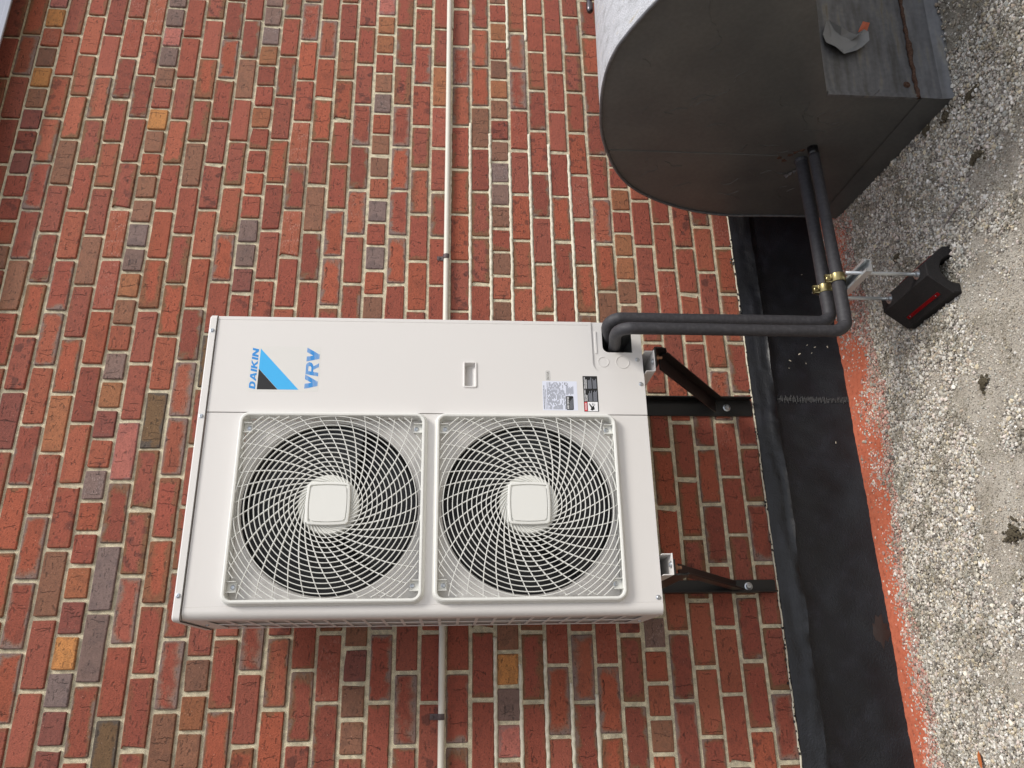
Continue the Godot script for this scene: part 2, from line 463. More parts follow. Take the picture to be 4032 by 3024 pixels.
func paint_atlas() -> void:
	var size := ATLAS
	var n1 := nbytes(size, 0.012, 101, 4)
	var n2 := nbytes(size, 0.10, 102, 4)
	var n3 := nbytes(size, 0.30, 103, 2)
	var n4 := nbytes(size, 0.05, 104, 3, FastNoiseLite.TYPE_SIMPLEX_SMOOTH, 4)
	var px := PackedByteArray()
	px.resize(size * size * 3)
	var hb := PackedByteArray()
	hb.resize(size * size)
	var reds := [c8(153, 80, 62), c8(147, 76, 60), c8(157, 87, 65), c8(142, 74, 59), c8(150, 82, 66), c8(158, 83, 60)]
	var olive := c8(123, 88, 61)
	var violet := c8(126, 111, 108)
	var plan := []
	for i in 120:
		var kd := "R"
		if i >= 112: kd = "G"
		elif i >= 106: kd = "P"
		elif i >= 98: kd = "O"
		elif i >= 88: kd = "B"
		elif i >= 82: kd = "D"
		elif i >= 80: kd = "K"
		elif i >= 60: kd = "V"
		elif i >= 36: kd = "F"
		plan.append(["stretcher", kd, (i % 8) * 128, (i / 8) * 48, 128, 48])
	for i in 96:
		var kd := "R"
		if i >= 90: kd = "K"
		elif i >= 82: kd = "D"
		elif i >= 64: kd = "P"
		elif i >= 46: kd = "B"
		elif i >= 40: kd = "Y"
		elif i >= 28: kd = "O"
		plan.append(["header", kd, (i % 16) * 64, 720 + (i / 16) * 48, 64, 48])
	for e in plan:
		var long: float = 200.0 if e[0] == "stretcher" else 96.0
		var kd: String = e[1]
		var base: Color = reds[rng.randi() % reds.size()]
		var edge := olive
		var edge2 := violet
		var ew := 0.0
		var es := 0.0
		match kd:
			"R":
				ew = rng.randf_range(5, 16); es = rng.randf_range(0.05, 0.75)
			"F":
				ew = rng.randf_range(12, 22); es = rng.randf_range(0.7, 1.0)
			"V":
				ew = rng.randf_range(12, 24); es = 0.95; edge = c8(138, 104, 88)
			"B":
				base = c8(138, 94, 72).lerp(c8(128, 90, 73), rng.randf()); ew = 8; es = 0.3
			"O":
				base = c8(160, 96, 66).lerp(c8(150, 100, 68), rng.randf()); ew = 8; es = 0.3
			"Y":
				base = c8(192, 132, 76).lerp(c8(176, 118, 68), rng.randf()); ew = 8; es = 0.3
			"P":
				base = c8(120, 102, 98).lerp(c8(128, 98, 86), rng.randf()); ew = 6; es = 0.2; edge = violet
			"D":
				base = c8(136, 74, 63).lerp(c8(124, 74, 65), rng.randf()); ew = 8; es = 0.3; edge = c8(96, 74, 70)
			"K":
				base = c8(174, 104, 92); ew = 10; es = 0.5; edge = violet
			"G":
				base = c8(112, 86, 60); ew = 14; es = 0.8; edge = c8(84, 78, 74)
		base = base * rng.randf_range(0.94, 1.05)
		var sw := [rng.randf_range(0.5, 2.2), rng.randf_range(0.5, 2.2), rng.randf_range(0.6, 1.8), rng.randf_range(0.6, 1.8)]
		var ox := rng.randi() % size
		var oy := rng.randi() % size
		var two := 1.0 if kd == "V" or (kd == "F" and rng.randf() < 0.35) else 0.0
		var blot := (rng.randf_range(0.3, 0.8) if rng.randf() < 0.18 else rng.randf_range(0.0, 0.25)) if kd in ["F", "R", "D"] else 0.2
		var chalk := rng.randf_range(0.15, 0.4) if kd in ["R", "V", "D", "P"] and rng.randf() < 0.12 else 0.0
		var w: int = e[4]
		var h: int = e[5]
		for y in h:
			for x in w:
				var sx: int = (ox + x * 2) % size
				var sy: int = (oy + y * 2) % size
				var k: int = sy * size + sx
				var a := n1[k] / 255.0
				var b := n2[k] / 255.0
				var f := n3[((oy + y) % size) * size + (ox + x) % size] / 255.0
				var s4 := n4[((oy + x * 3) % size) * size + (ox + y * 2) % size] / 255.0
				var dx := minf((x + 0.5) * sw[0], (w - x - 0.5) * sw[1]) / w * long
				var dy := minf((y + 0.5) * sw[2], (h - y - 0.5) * sw[3]) / h * 69.0
				var d := minf(dx * 0.8, dy) + (a - 0.5) * 22.0 + (b - 0.5) * 7.0
				var c := base
				if ew > 0.0:
					var q := (1.0 - smoothstep(ew * 0.3, ew, d)) * es
					c = c.lerp(edge, q)
					if two > 0.0:
						c = c.lerp(edge2, (1.0 - smoothstep(ew * 0.05, ew * 0.6, d)) * 0.7)
				# fire marks and drag marks
				c = c.lerp(Color(c.r * 0.62, c.g * 0.66, c.b * 0.72), smoothstep(0.60, 0.75, a) * blot)
				if chalk > 0.0:
					c = c.lerp(c8(206, 190, 184), chalk * smoothstep(0.55, 0.72, n2[((oy + y * 3) % size) * size + (ox + x) % size] / 255.0) * smoothstep(0.4, 0.6, a))
				var g := 1.0 + (f - 0.5) * 0.22 + (b - 0.5) * 0.18 + (s4 - 0.5) * 0.16
				var pit := smoothstep(0.70, 0.78, b) + smoothstep(0.74, 0.82, s4) * 0.9
				g *= 1.0 - 0.36 * minf(pit, 1.0)
				var o: int = ((e[3] + y) * size + e[2] + x)
				px[o * 3] = int(clampf(c.r * g * 255.0, 0, 255))
				px[o * 3 + 1] = int(clampf(c.g * g * 255.0, 0, 255))
				px[o * 3 + 2] = int(clampf(c.b * g * 255.0, 0, 255))
				hb[o] = int(clampf(140.0 + (b - 0.5) * 50.0 + (f - 0.5) * 50.0 + (s4 - 0.5) * 40.0 - minf(pit, 1.0) * 60.0, 0, 255))
		# cracks across the face and a few pale chips
		for j in rng.randi_range(1, 5 if e[0] == "stretcher" else 4):
			var cx := rng.randf_range(4, w - 5)
			var y0 := rng.randi_range(2, h / 2)
			var ln := rng.randi_range(8, h - y0 - 2)
			var across := rng.randf() < 0.7
			for q in ln:
				cx += rng.randf_range(-0.9, 0.9)
				var xx := clampi(int(cx), 1, w - 2)
				var yy := y0 + q
				if not across:
					xx = clampi(int(cx) + q, 1, w - 2); yy = clampi(y0 + int(sin(q * 0.4) * 2.0), 1, h - 2)
				var o: int = (e[3] + yy) * size + e[2] + xx
				var kk := rng.randf_range(0.38, 0.75)
				for ch in 3:
					px[o * 3 + ch] = int(px[o * 3 + ch] * kk)
				hb[o] = 30
		for j in rng.randi_range(0, 3):
			var o: int = (e[3] + rng.randi_range(2, h - 3)) * size + e[2] + rng.randi_range(2, w - 3)
			px[o * 3] = 220; px[o * 3 + 1] = 190; px[o * 3 + 2] = 170
		var td: Dictionary = tile_kinds[e[0]]
		if not td.has(kd):
			td[kd] = []
		td[kd].append(Rect2(Vector2(e[2] + 0.5, e[3] + 0.5) / size, Vector2(w - 1.0, h - 1.0) / size))
	var m := mat("brick", Color.WHITE, 0.88)
	m.albedo_texture = rgb_tex(px, size, size)
	m.normal_enabled = true
	m.normal_texture = normal_tex(hb, size, size, 5.0)
	m.normal_scale = 0.7

func brick_shape(st: SurfaceTool, c: Vector3, w: float, h: float, r: Rect2, rough: float) -> void:
	var tw := rng.randf_range(-0.006, 0.006)
	var hw := w * 0.5
	var hh := h * 0.5
	var ch := rng.randf_range(0.0015, 0.004)
	var base := [Vector2(-hw + ch, -hh), Vector2(0, -hh), Vector2(hw - ch, -hh), Vector2(hw, -hh + ch), Vector2(hw, hh - ch), Vector2(hw - ch, hh), Vector2(0, hh), Vector2(-hw + ch, hh), Vector2(-hw, hh - ch), Vector2(-hw, -hh + ch)]
	var o := []
	for q in base:
		var v: Vector2 = q + Vector2(rng.randf_range(-1, 1), rng.randf_range(-1, 1)) * rough
		o.append(v.rotated(tw))
	if rng.randf() < 0.16:   # a broken corner
		var i: int = [0, 3, 5, 8][rng.randi() % 4]
		o[i] *= rng.randf_range(0.86, 0.95)
		o[(i + 9) % 10 if i in [0, 5] else (i + 1) % 10] *= Vector2(0.97, 0.93)
	var tilt := Vector2(rng.randf_range(-1, 1), rng.randf_range(-1, 1)) * 0.0012
	var rings := [[], [], []]
	for i in 10:
		var v: Vector2 = o[i]
		var inn := Vector2(v.x * (1.0 - 0.0028 / hw), v.y * (1.0 - 0.0028 / hh))
		var dz := tilt.x * v.x / hw + tilt.y * v.y / hh
		rings[0].append(Vector3(inn.x, inn.y, dz))
		rings[1].append(Vector3(v.x, v.y, dz - 0.0026))
		rings[2].append(Vector3(v.x, v.y, -0.022))
	var uv := func(q: Vector3) -> Vector2:
		return r.position + Vector2(clampf(q.x / w + 0.5, 0.0, 1.0), clampf(0.5 - q.y / h, 0.0, 1.0)) * r.size
	var put := func(q: Vector3) -> void:
		st.set_uv(uv.call(q)); st.add_vertex(c + q)
	for i in 10:
		var j := (i + 1) % 10
		put.call(Vector3.ZERO); put.call(rings[0][j]); put.call(rings[0][i])
		for l in 2:
			put.call(rings[l][i]); put.call(rings[l][j]); put.call(rings[l + 1][j])
			put.call(rings[l][i]); put.call(rings[l + 1][j]); put.call(rings[l + 1][i])

func pick_tile(sort: String, k: int, x0: float, x1: float) -> Rect2:
	var kd := ""
	if ODD.has(k):
		var l: Array = ODD[k]
		for i in range(0, l.size(), 2):
			if l[i] * 0.001 > x0 and l[i] * 0.001 < x1:
				kd = l[i + 1]
	if kd == "":
		var v := rng.randf()
		if sort == "stretcher":
			kd = "R" if v < 0.58 else ("F" if v < 0.93 else "V")
		else:
			kd = "R" if v < 0.55 else ("B" if v < 0.72 else ("P" if v < 0.80 else ("O" if v < 0.93 else "D")))
	var td: Dictionary = tile_kinds[sort]
	if not td.has(kd):
		kd = "R"
	var l2: Array = td[kd]
	return l2[rng.randi() % l2.size()]

func build_wall(eye: Vector3) -> void:
	var w := thing("brick_wall", "red brick wall with header courses behind the outdoor unit", "wall")
	# the mortar bed: a slightly uneven sheet the bricks are set into, with depth behind it
	var st := new_st(true)
	var fn := FastNoiseLite.new()
	fn.seed = 7; fn.frequency = 9.0
	var X0 := -1.4; var X1 := 3.4; var Y0 := 0.0; var Y1 := 3.52
	var nx := 160; var ny := 120
	var zz := func(x: float, y: float) -> float:
		return -0.0048 - 0.0034 * smoothstep(1.7, 2.3, y) + fn.get_noise_2d(x, y) * 0.0018
	for i in nx:
		for j in ny:
			var xa := lerpf(X0, X1, float(i) / nx); var xb := lerpf(X0, X1, float(i + 1) / nx)
			var ya := lerpf(Y0, Y1, float(j) / ny); var yb := lerpf(Y0, Y1, float(j + 1) / ny)
			quad(st, Vector3(xa, ya, zz.call(xa, ya)), Vector3(xb, ya, zz.call(xb, ya)), Vector3(xb, yb, zz.call(xb, yb)), Vector3(xa, yb, zz.call(xa, yb)))
	commit(st, "mortar", mats.mortar, w)
	st = new_st()
	bbox(st, Vector3(X0, Y0, -0.25), Vector3(X1, Y1, -0.03), 0.002)
	commit(st, "backing", mats.mortar, w)
	# every brick that can be seen from here is listed with the room it takes in view
	var cand := []
	var unit := AABB(Vector3(0.0, G - 0.03, 0.145), Vector3(0.9, 1.36, 0.32))
	var duct := AABB(Vector3(1.50, 0.0, 0.24), Vector3(1.5, 0.90, 0.9))
	for k in range(-9, 30):
		var hd: bool = HEADER.has(k)
		var row: Array = HEADER[k] if hd else STRETCH[k]
		var y := COURSE0 - k * COURSE
		var i0 := int(floor((X0 - row[0]) / row[1]))
		for i in range(i0, i0 + 70):
			var xa: float = row[0] + row[1] * i
			var xb: float = xa + row[1]
			if xa < X0 or xb > X1:
				continue
			var c := Vector3((xa + xb) * 0.5, y, 0.0)
			var hid := y < 0.36 or y > 3.42
			if not hid:
				hid = unit.intersects_segment(eye, c) != null and unit.intersects_segment(eye, c + Vector3(0.09, 0.03, 0)) != null and unit.intersects_segment(eye, c - Vector3(0.09, 0.03, 0)) != null
				if duct.intersects_segment(eye, c) != null:
					hid = true
				# inside the picture?
				var cam: Camera3D = get_node("camera")
				var l := cam.global_transform.affine_inverse() * c
				var tv := tan(deg_to_rad(cam.fov * 0.5))
				if absf(l.y / -l.z) > tv * 1.04 or absf(l.x / -l.z) > tv * 4.0 / 3.0 * 1.03:
					hid = true
			cand.append([(0.0 if hid else 1.0 / eye.distance_squared_to(c)), hd, k, xa, xb, y])
	var order := cand.duplicate()
	order.sort_custom(func(p, q): return p[0] > q[0])
	var limit := {}
	for hd in [true, false]:
		var n := 0
		limit[hd] = 0.0
		for e in order:
			if e[1] == hd:
				n += 1
				if n == 299:
					limit[hd] = e[0]
	var mass := new_st()
	for e in cand:
		var single: bool = e[0] > 0.0 and e[0] >= limit[e[1]]
		var hd: bool = e[1]
		var k: int = e[2]
		var bw: float = e[4] - e[3] - rng.randf_range(0.0105, 0.0145)
		var bh: float = COURSE - rng.randf_range(0.0106, 0.0138)
		var up: float = 1.0 if k < 6 else 0.6
		var c := Vector3((e[3] + e[4]) * 0.5 + rng.randf_range(-1, 1) * 0.0012, e[5] + rng.randf_range(-1, 1) * 0.0012, rng.randf_range(-0.0016, 0.0020) * up)
		var r := pick_tile("header" if hd else "stretcher", k, e[3], e[4])
		if single:
			st = new_st()
			brick_shape(st, Vector3.ZERO, bw, bh, r, 0.0011 * up)
			var o := commit(st, "header_brick" if hd else "brick", mats.brick, w, true)
			o.position = c
		else:
			brick_shape(mass, c, bw, bh, r, 0.0011 * up)
	var mo := commit(mass, "brickwork", mats.brick, w, true)
	mo.set_meta("kind", "stuff")
	# later pointing, left as raised beads over the old joints
	for q in [[14, 0.95, 2.05], [15, 0.9, 2.05], [16, 0.92, 2.0], [17, 0.9, 1.9], [18, 0.9, 2.0], [19, 0.9, 1.95], [20, 0.9, 1.9], [21, 0.9, 1.5],
			[16, -1.0, -0.02], [17, -1.0, -0.1], [18, -1.0, -0.03], [19, -1.0, -0.16], [20, -1.0, -0.2], [14, 2.55, 3.1], [17, 2.45, 3.1], [18, 2.5, 3.1]]:
		st = new_st(true)
		var path := []
		var rad := []
		var x: float = q[1]
		var y: float = COURSE0 - (q[0] + 0.5) * COURSE
		while x < q[2]:
			path.append(Vector3(x, y + fn.get_noise_2d(x * 3.0, y * 9.0) * 0.003, -0.0035 + fn.get_noise_2d(x * 5.0, 40.0 + y) * 0.0015))
			rad.append(0.0068 + fn.get_noise_2d(x * 9.0, 80.0 + y * 3.0) * 0.0016)
			x += 0.012
		tube(st, path, rad, 8, true)
		commit(st, "mortar_bead", mats.bead, w)

# ------------------------------------------------------------------ the outdoor unit
const ZF := 0.465

func hole_plate(st: SurfaceTool, x0: float, x1: float, y0: float, y1: float, c: Vector2, r: float, z: float) -> void:
	var n := 96
	var pin := []
	var pout := []
	for i in n + 1:
		var a := TAU * i / n
		var d := Vector2(cos(a), sin(a))
		pin.append(c + d * r)
		var t := 1e9
		if d.x > 1e-6: t = minf(t, (x1 - c.x) / d.x)
		if d.x < -1e-6: t = minf(t, (x0 - c.x) / d.x)
		if d.y > 1e-6: t = minf(t, (y1 - c.y) / d.y)
		if d.y < -1e-6: t = minf(t, (y0 - c.y) / d.y)
		pout.append(c + d * t)
	for i in n:
		var a: Vector2 = pin[i]; var b: Vector2 = pout[i]; var e: Vector2 = pout[i + 1]; var f: Vector2 = pin[i + 1]
		quad(st, Vector3(a.x, a.y, z), Vector3(b.x, b.y, z), Vector3(e.x, e.y, z), Vector3(f.x, f.y, z))
	# corners the fan of quads cuts off
	for s in [[x1, y1], [x0, y1], [x0, y0], [x1, y0]]:
		var q := Vector2(s[0], s[1])
		var best := 0
		for i in n:
			var ang := (q - c).angle()
			if ang < 0: ang += TAU
			if TAU * i / n <= ang and TAU * (i + 1) / n >= ang:
				best = i
		var a: Vector2 = pout[best]; var b: Vector2 = pout[best + 1]
		tri(st, Vector3(a.x, a.y, z), Vector3(q.x, q.y, z), Vector3(b.x, b.y, z))

func rect(st: SurfaceTool, x0: float, x1: float, y0: float, y1: float, z: float) -> void:
	quad(st, Vector3(x0, y0, z), Vector3(x1, y0, z), Vector3(x1, y1, z), Vector3(x0, y1, z))

func sweep_frame(st: SurfaceTool, path: PackedVector2Array, prof: Array) -> void:
	# closed path; prof: (inset towards the middle, z)
	var n := path.size()
	var rings := []
	for i in n:
		var d := (path[(i + 1) % n] - path[(i - 1 + n) % n]).normalized()
		var inn := Vector2(-d.y, d.x)   # path runs anticlockwise: the middle is on the left
		var row := []
		for q in prof:
			var v: Vector2 = path[i] + inn * q.x
			row.append(Vector3(v.x, v.y, q.y))
		rings.append(row)
	for i in n:
		var j := (i + 1) % n
		for k in prof.size() - 1:
			quad(st, rings[i][k], rings[j][k], rings[j][k + 1], rings[i][k + 1])

func build_grille(u: Node3D, c: Vector2, label: String) -> void:
	var g := Node3D.new()
	add_named(g, "fan_grille", u)
	g.set_meta("label", label)
	var hx := 0.2735
	var hy := 0.271
	var m: Material = mats.grille
	var st := new_st()
	var path := rrect(c.x - hx, c.x + hx, c.y - hy, c.y + hy, 0.03, 8)
	sweep_frame(st, path, [Vector2(-0.004, ZF), Vector2(0.0, ZF + 0.012), Vector2(0.0015, ZF + 0.0185), Vector2(0.005, ZF + 0.021), Vector2(0.0095, ZF + 0.0205), Vector2(0.0115, ZF + 0.017), Vector2(0.0122, ZF - 0.022)])
	commit(st, "grille_frame", m, g)
	var ix := hx - 0.0115
	var iy := hy - 0.0115
	var cr := 0.021
	var inside := func(v: Vector2) -> bool:
		var a := v.abs() - Vector2(ix - cr, iy - cr)
		if a.x > cr or a.y > cr:
			return false
		return a.x < 0 or a.y < 0 or a.length() < cr
	var clip := func(v: Vector2) -> bool:   # screw pockets near the corners stay open
		return absf(v.y) > iy - 0.026 and absf(v.x) > ix - 0.050 and absf(v.x) < ix - 0.020
	for i in 21:
		var r := 0.0958 + 0.0138 * i
		st = new_st()
		var n := 160
		var run := PackedVector2Array()
		for k in n + 1:
			var a := TAU * k / n + 0.19
			var v := Vector2(cos(a), sin(a)) * r
			if inside.call(v) and not clip.call(v):
				run.append(c + v)
			else:
				if run.size() > 2:
					bar(st, run, 0.0025, ZF + 0.0105, ZF + 0.0172); commit(st, "grille_ring", m, g); st = new_st()
				run = PackedVector2Array()
		if run.size() > 2:
			bar(st, run, 0.0025, ZF + 0.0105, ZF + 0.0172)
			commit(st, "grille_ring", m, g)
	var r0 := 0.0625
	for i in 36:
		var ph := TAU * i / 36.0
		var run := PackedVector2Array()
		for k in 48:
			var r := lerpf(r0 + 0.0002, 0.372, pow(k / 47.0, 1.4))
			var th := ph + acos(minf(r0 / r, 1.0)) + deg_to_rad(14.0) * (r - r0) / 0.21
			var v := Vector2(cos(th), sin(th)) * r
			if not inside.call(v) or clip.call(v):
				break
			run.append(c + v)
		st = new_st()
		bar(st, run, 0.0034, ZF + 0.0090, ZF + 0.0160, false, 0.5)
		commit(st, "grille_rib", m, g)
	# hub behind the ribs, and the cushion-shaped cap
	st = new_st(true)
	lathe(st, [Vector2(0.0, ZF + 0.0115), Vector2(0.083, ZF + 0.0115)], Transform3D(Basis.IDENTITY, Vector3(c.x, c.y, 0)), 48)
	commit(st, "hub_disc", m, g)
	st = new_st()
	lathe(st, [Vector2(0.083, ZF + 0.0115), Vector2(0.0855, ZF + 0.009), Vector2(0.0855, ZF - 0.014)], Transform3D(Basis.IDENTITY, Vector3(c.x, c.y, 0)), 48)
	commit(st, "hub_rim", m, g)
	var cushion := func(h: float, bulge: float) -> PackedVector2Array:
		var o := PackedVector2Array()
		var dirs := [Vector2(1, 0), Vector2(0, 1), Vector2(-1, 0), Vector2(0, -1)]
		for s in 4:
			var d: Vector2 = dirs[s]
			var e := Vector2(-d.y, d.x)
			for k in 9:
				var t := -0.9 + 1.8 * k / 8.0
				o.append(c + d * (h + bulge * (1.0 - t * t)) + e * t * h)
		return o
	st = new_st()
	var outer: PackedVector2Array = cushion.call(0.0585, 0.0035)
	sweep_frame(st, outer, [Vector2(0.0, ZF + 0.003), Vector2(0.0, ZF + 0.0215), Vector2(0.0015, ZF + 0.0232), Vector2(0.0068, ZF + 0.0238), Vector2(0.0078, ZF + 0.0225), Vector2(0.0080, ZF + 0.0190)])
	commit(st, "cap_rim", m, g)
	st = new_st()
	prism(st, cushion.call(0.0482, 0.0036), ZF + 0.0185, ZF + 0.0234, 0.0008)
	prism(st, cushion.call(0.0550, 0.0036), ZF + 0.0170, ZF + 0.0192, 0.0)
	commit(st, "cap_plate", m, g)
	for sx in [-1.0, 1.0]:
		for sy in [-1.0, 1.0]:
			st = new_st()
			var q := c + Vector2(sx * (ix - 0.035), sy * (iy - 0.013))
			bbox(st, Vector3(q.x - 0.0145, q.y - 0.0125, ZF - 0.004), Vector3(q.x + 0.0145, q.y + 0.0125, ZF + 0.001), 0.001)
			bbox(st, Vector3(q.x + 0.0130, q.y - 0.0125, ZF + 0.001), Vector3(q.x + 0.0150, q.y + 0.0125, ZF + 0.0150), 0.0006)
			bbox(st, Vector3(q.x - 0.0150, q.y - 0.0125, ZF + 0.003), Vector3(q.x - 0.0130, q.y + 0.0125, ZF + 0.0150), 0.0006)
			commit(st, "screw_pocket", m, g)
			screw("screw", Vector3(q.x, q.y - sy * 0.004, ZF + 0.001), Vector3(0, 0, 1), 0.0052, g, mats.zinc)

func build_fan(u: Node3D, c: Vector2) -> void:
	var f := Node3D.new()
	add_named(f, "fan", u)
	var st := new_st(true)
	var t := Transform3D(Basis.IDENTITY, Vector3(c.x, c.y, 0))
	lathe(st, [Vector2(0.0, 0.432), Vector2(0.05, 0.430), Vector2(0.065, 0.42), Vector2(0.068, 0.34)], t, 32)
	commit(st, "fan_hub", mats.fan, f)
	for b in 3:
		st = new_st(true)
		var a0 := TAU * b / 3.0 + 0.4
		for i in 8:
			for j in 8:
				var p := []
				for q in [[i, j], [i + 1, j], [i + 1, j + 1], [i, j + 1]]:
					var r := lerpf(0.062, 0.247, q[0] / 8.0)
					var s: float = q[1] / 8.0 - 0.5
					var a: float = a0 + s * 2.05 + (r - 0.06) * 1.5
					p.append(Vector3(c.x + r * cos(a), c.y + r * sin(a), 0.402 - s * 0.055))
				quad(st, p[0], p[1], p[2], p[3])
		commit(st, "fan_blade", mats.fan, f)

func build_unit() -> void:
	var u := thing("heat_pump", "white two-fan outdoor heat pump unit hung on the brick wall", "heat pump", Vector3(0, G, 0))
	var m: Material = mats.casing
	var H := 1.314
	var c1 := Vector2(0.311, 0.9435)
	var c2 := Vector2(0.311, 0.373)
	# fan panel with its two openings and the rounded left edge
	var st := new_st(true)
	var R := 0.022
	for k in 8:
		var a0 := PI + PI / 2 * k / 8.0
		var a1 := PI + PI / 2 * (k + 1) / 8.0
		# quarter round from the side to the front
		var p0 := Vector2(R + R * cos(a0), ZF - R - R * sin(a0))
		var p1 := Vector2(R + R * cos(a1), ZF - R - R * sin(a1))
		quad(st, Vector3(p0.x, 0, p0.y), Vector3(p1.x, 0, p1.y), Vector3(p1.x, H, p1.y), Vector3(p0.x, H, p0.y))
	commit(st, "corner_panel", m, u)
	st = new_st()
	rect(st, R, 0.0315, 0, H, ZF)
	quad(st, Vector3(0.0315, 0, ZF), Vector3(0.0325, 0, ZF - 0.0011), Vector3(0.0325, H, ZF - 0.0011), Vector3(0.0315, H, ZF))
	quad(st, Vector3(0.0325, 0, ZF - 0.0011), Vector3(0.0335, 0, ZF - 0.0004), Vector3(0.0335, H, ZF - 0.0004), Vector3(0.0325, H, ZF - 0.0011))
	var zp := ZF - 0.0004
	var ox := 0.2605
	var oy := 0.2580
	rect(st, 0.0335, c1.x - ox, 0.0, H, zp)
	rect(st, c1.x + ox, 0.5865, 0.0, H, zp)
	rect(st, c1.x - ox, c1.x + ox, 0.0, c2.y - oy, zp)
	rect(st, c1.x - ox, c1.x + ox, c2.y + oy, c1.y - oy, zp)
	rect(st, c1.x - ox, c1.x + ox, c1.y + oy, H, zp)
	for c in [c1, c2]:   # sunk plates behind the grilles
		hole_plate(st, c1.x - ox, c1.x + ox, c.y - oy, c.y + oy, c, 0.2565, ZF - 0.022)
	quad(st, Vector3(0.5865, 0, ZF - 0.0004), Vector3(0.5865, 0, ZF - 0.02), Vector3(0.5865, H, ZF - 0.02), Vector3(0.5865, H, ZF - 0.0004))
	commit(st, "fan_panel", m, u)
	for c in [c1, c2]:
		st = new_st(true)
		var t := Transform3D(Basis.IDENTITY, Vector3(c.x, c.y, 0))
		lathe(st, [Vector2(0.2565, ZF - 0.022), Vector2(0.2530, ZF - 0.025), Vector2(0.2510, ZF - 0.031), Vector2(0.2505, ZF - 0.036), Vector2(0.2505, 0.425)], t, 72)
		commit(st, "bell_mouth", m, u)
		st = new_st()
		lathe(st, [Vector2(0.2505, 0.425), Vector2(0.268, 0.415), Vector2(0.268, 0.19), Vector2(0.0, 0.19)], t, 48)
		commit(st, "fan_chamber", mats.inside, u)
		st = new_st(true)
		for r in [0.2495, 0.2445]:
			var ring := []
			for k in 73:
				ring.append(Vector3(c.x + r * cos(TAU * k / 72), c.y + r * sin(TAU * k / 72), ZF - 0.030 if r > 0.247 else ZF - 0.036))
			tube(st, ring, [0.0016], 6, false)
		commit(st, "wire_guard", mats.ink, u)
	build_fan(u, c1)
	build_fan(u, c2)
	build_grille(u, c1, "upper fan grille")
	build_grille(u, c2, "lower fan grille")
	# service panel, with a pocket handle; the pipe cover sits in its lower corner
	st = new_st()
	var zs := ZF + 0.0008
	var x0 := 0.589
	var x1 := 0.8985
	var hx0 := 0.676; var hx1 := 0.753; var hy0 := 0.525; var hy1 := 0.560
	rect(st, x0, hx0, 0.1590, H, zs)
	rect(st, hx1, 0.8870, 0.1590, H, zs)
	rect(st, hx0, hx1, hy1, H, zs)
	rect(st, hx0, hx1, 0.1590, hy0, zs)
	# pressed line along the right edge
	quad(st, Vector3(0.8870, 0.159, zs), Vector3(0.8880, 0.159, zs - 0.0011), Vector3(0.8880, H, zs - 0.0011), Vector3(0.8870, H, zs))
	quad(st, Vector3(0.8880, 0.159, zs - 0.0011), Vector3(0.8890, 0.159, zs), Vector3(0.8890, H, zs), Vector3(0.8880, H, zs - 0.0011))
	rect(st, 0.8890, x1, 0.1590, H, zs)
	rect(st, x0, 0.7250, 0.0, 0.1590, zs)
	var corner := PackedVector2Array([Vector2(0.725, 0.159), Vector2(0.725, 0.125)])
	for k in 9:
		var a := PI - PI / 2 * k / 8.0
		corner.append(Vector2(0.760 + 0.035 * cos(a), 0.124 + 0.035 * sin(a)))
	for k in range(1, corner.size() - 1):
		tri(st, Vector3(corner[0].x, corner[0].y, zs), Vector3(corner[k].x, corner[k].y, zs), Vector3(corner[k + 1].x, corner[k + 1].y, zs))
		quad(st, Vector3(corner[k].x, corner[k].y, zs), Vector3(corner[k + 1].x, corner[k + 1].y, zs), Vector3(corner[k + 1].x, corner[k + 1].y, zs - 0.006), Vector3(corner[k].x, corner[k].y, zs - 0.006))
	quad(st, Vector3(0.725, 0, zs), Vector3(0.725, 0.125, zs), Vector3(0.725, 0.125, zs - 0.006), Vector3(0.725, 0, zs - 0.006))
	quad(st, Vector3(0.76, 0.159, zs), Vector3(x1, 0.159, zs), Vector3(x1, 0.159, zs - 0.006), Vector3(0.76, 0.159, zs - 0.006))
	quad(st, Vector3(x0, 0, zs), Vector3(x0, H, zs), Vector3(x0, H, zs - 0.02), Vector3(x0, 0, zs - 0.02))
	quad(st, Vector3(x0, H, zs), Vector3(x1, H, zs), Vector3(x1, H, zs - 0.02), Vector3(x0, H, zs - 0.02))
	# folded right edge and right side
	quad(st, Vector3(x1, 0.159, zs), Vector3(0.9, 0.159, zs - 0.0015), Vector3(0.9, H, zs - 0.0015), Vector3(x1, H, zs))
	quad(st, Vector3(0.9, 0.159, zs - 0.0015), Vector3(0.9, 0.159, 0.40), Vector3(0.9, H, 0.40), Vector3(0.9, H, zs - 0.0015))
	commit(st, "service_panel", m, u)
	st = new_st()
	sweep_frame(st, rrect(0.671, 0.758, 0.521, 0.564, 0.007, 5), [Vector2(0.0, zs), Vector2(0.0012, zs + 0.003), Vector2(0.003, zs + 0.0036), Vector2(0.0055, zs + 0.003), Vector2(0.0062, zs - 0.002)])
	commit(st, "handle_rim", m, u)
	st = new_st()
	var pk := [Vector3(hx0, hy0, zs), Vector3(hx1, hy0, zs), Vector3(hx1, hy1, zs), Vector3(hx0, hy1, zs)]
	var pb := [Vector3(hx0 + 0.006, hy0 + 0.002, zs - 0.012), Vector3(hx1 - 0.006, hy0 + 0.002, zs - 0.012), Vector3(hx1 - 0.006, hy1 - 0.004, zs - 0.026), Vector3(hx0 + 0.006, hy1 - 0.004, zs - 0.026)]
	for k in 4:
		quad(st, pk[k], pb[k], pb[(k + 1) % 4], pk[(k + 1) % 4])
	quad(st, pb[0], pb[1], pb[2], pb[3])
	commit(st, "handle_pocket", m, u)
	# pipe cover
	st = new_st()
	var zc := ZF - 0.0035
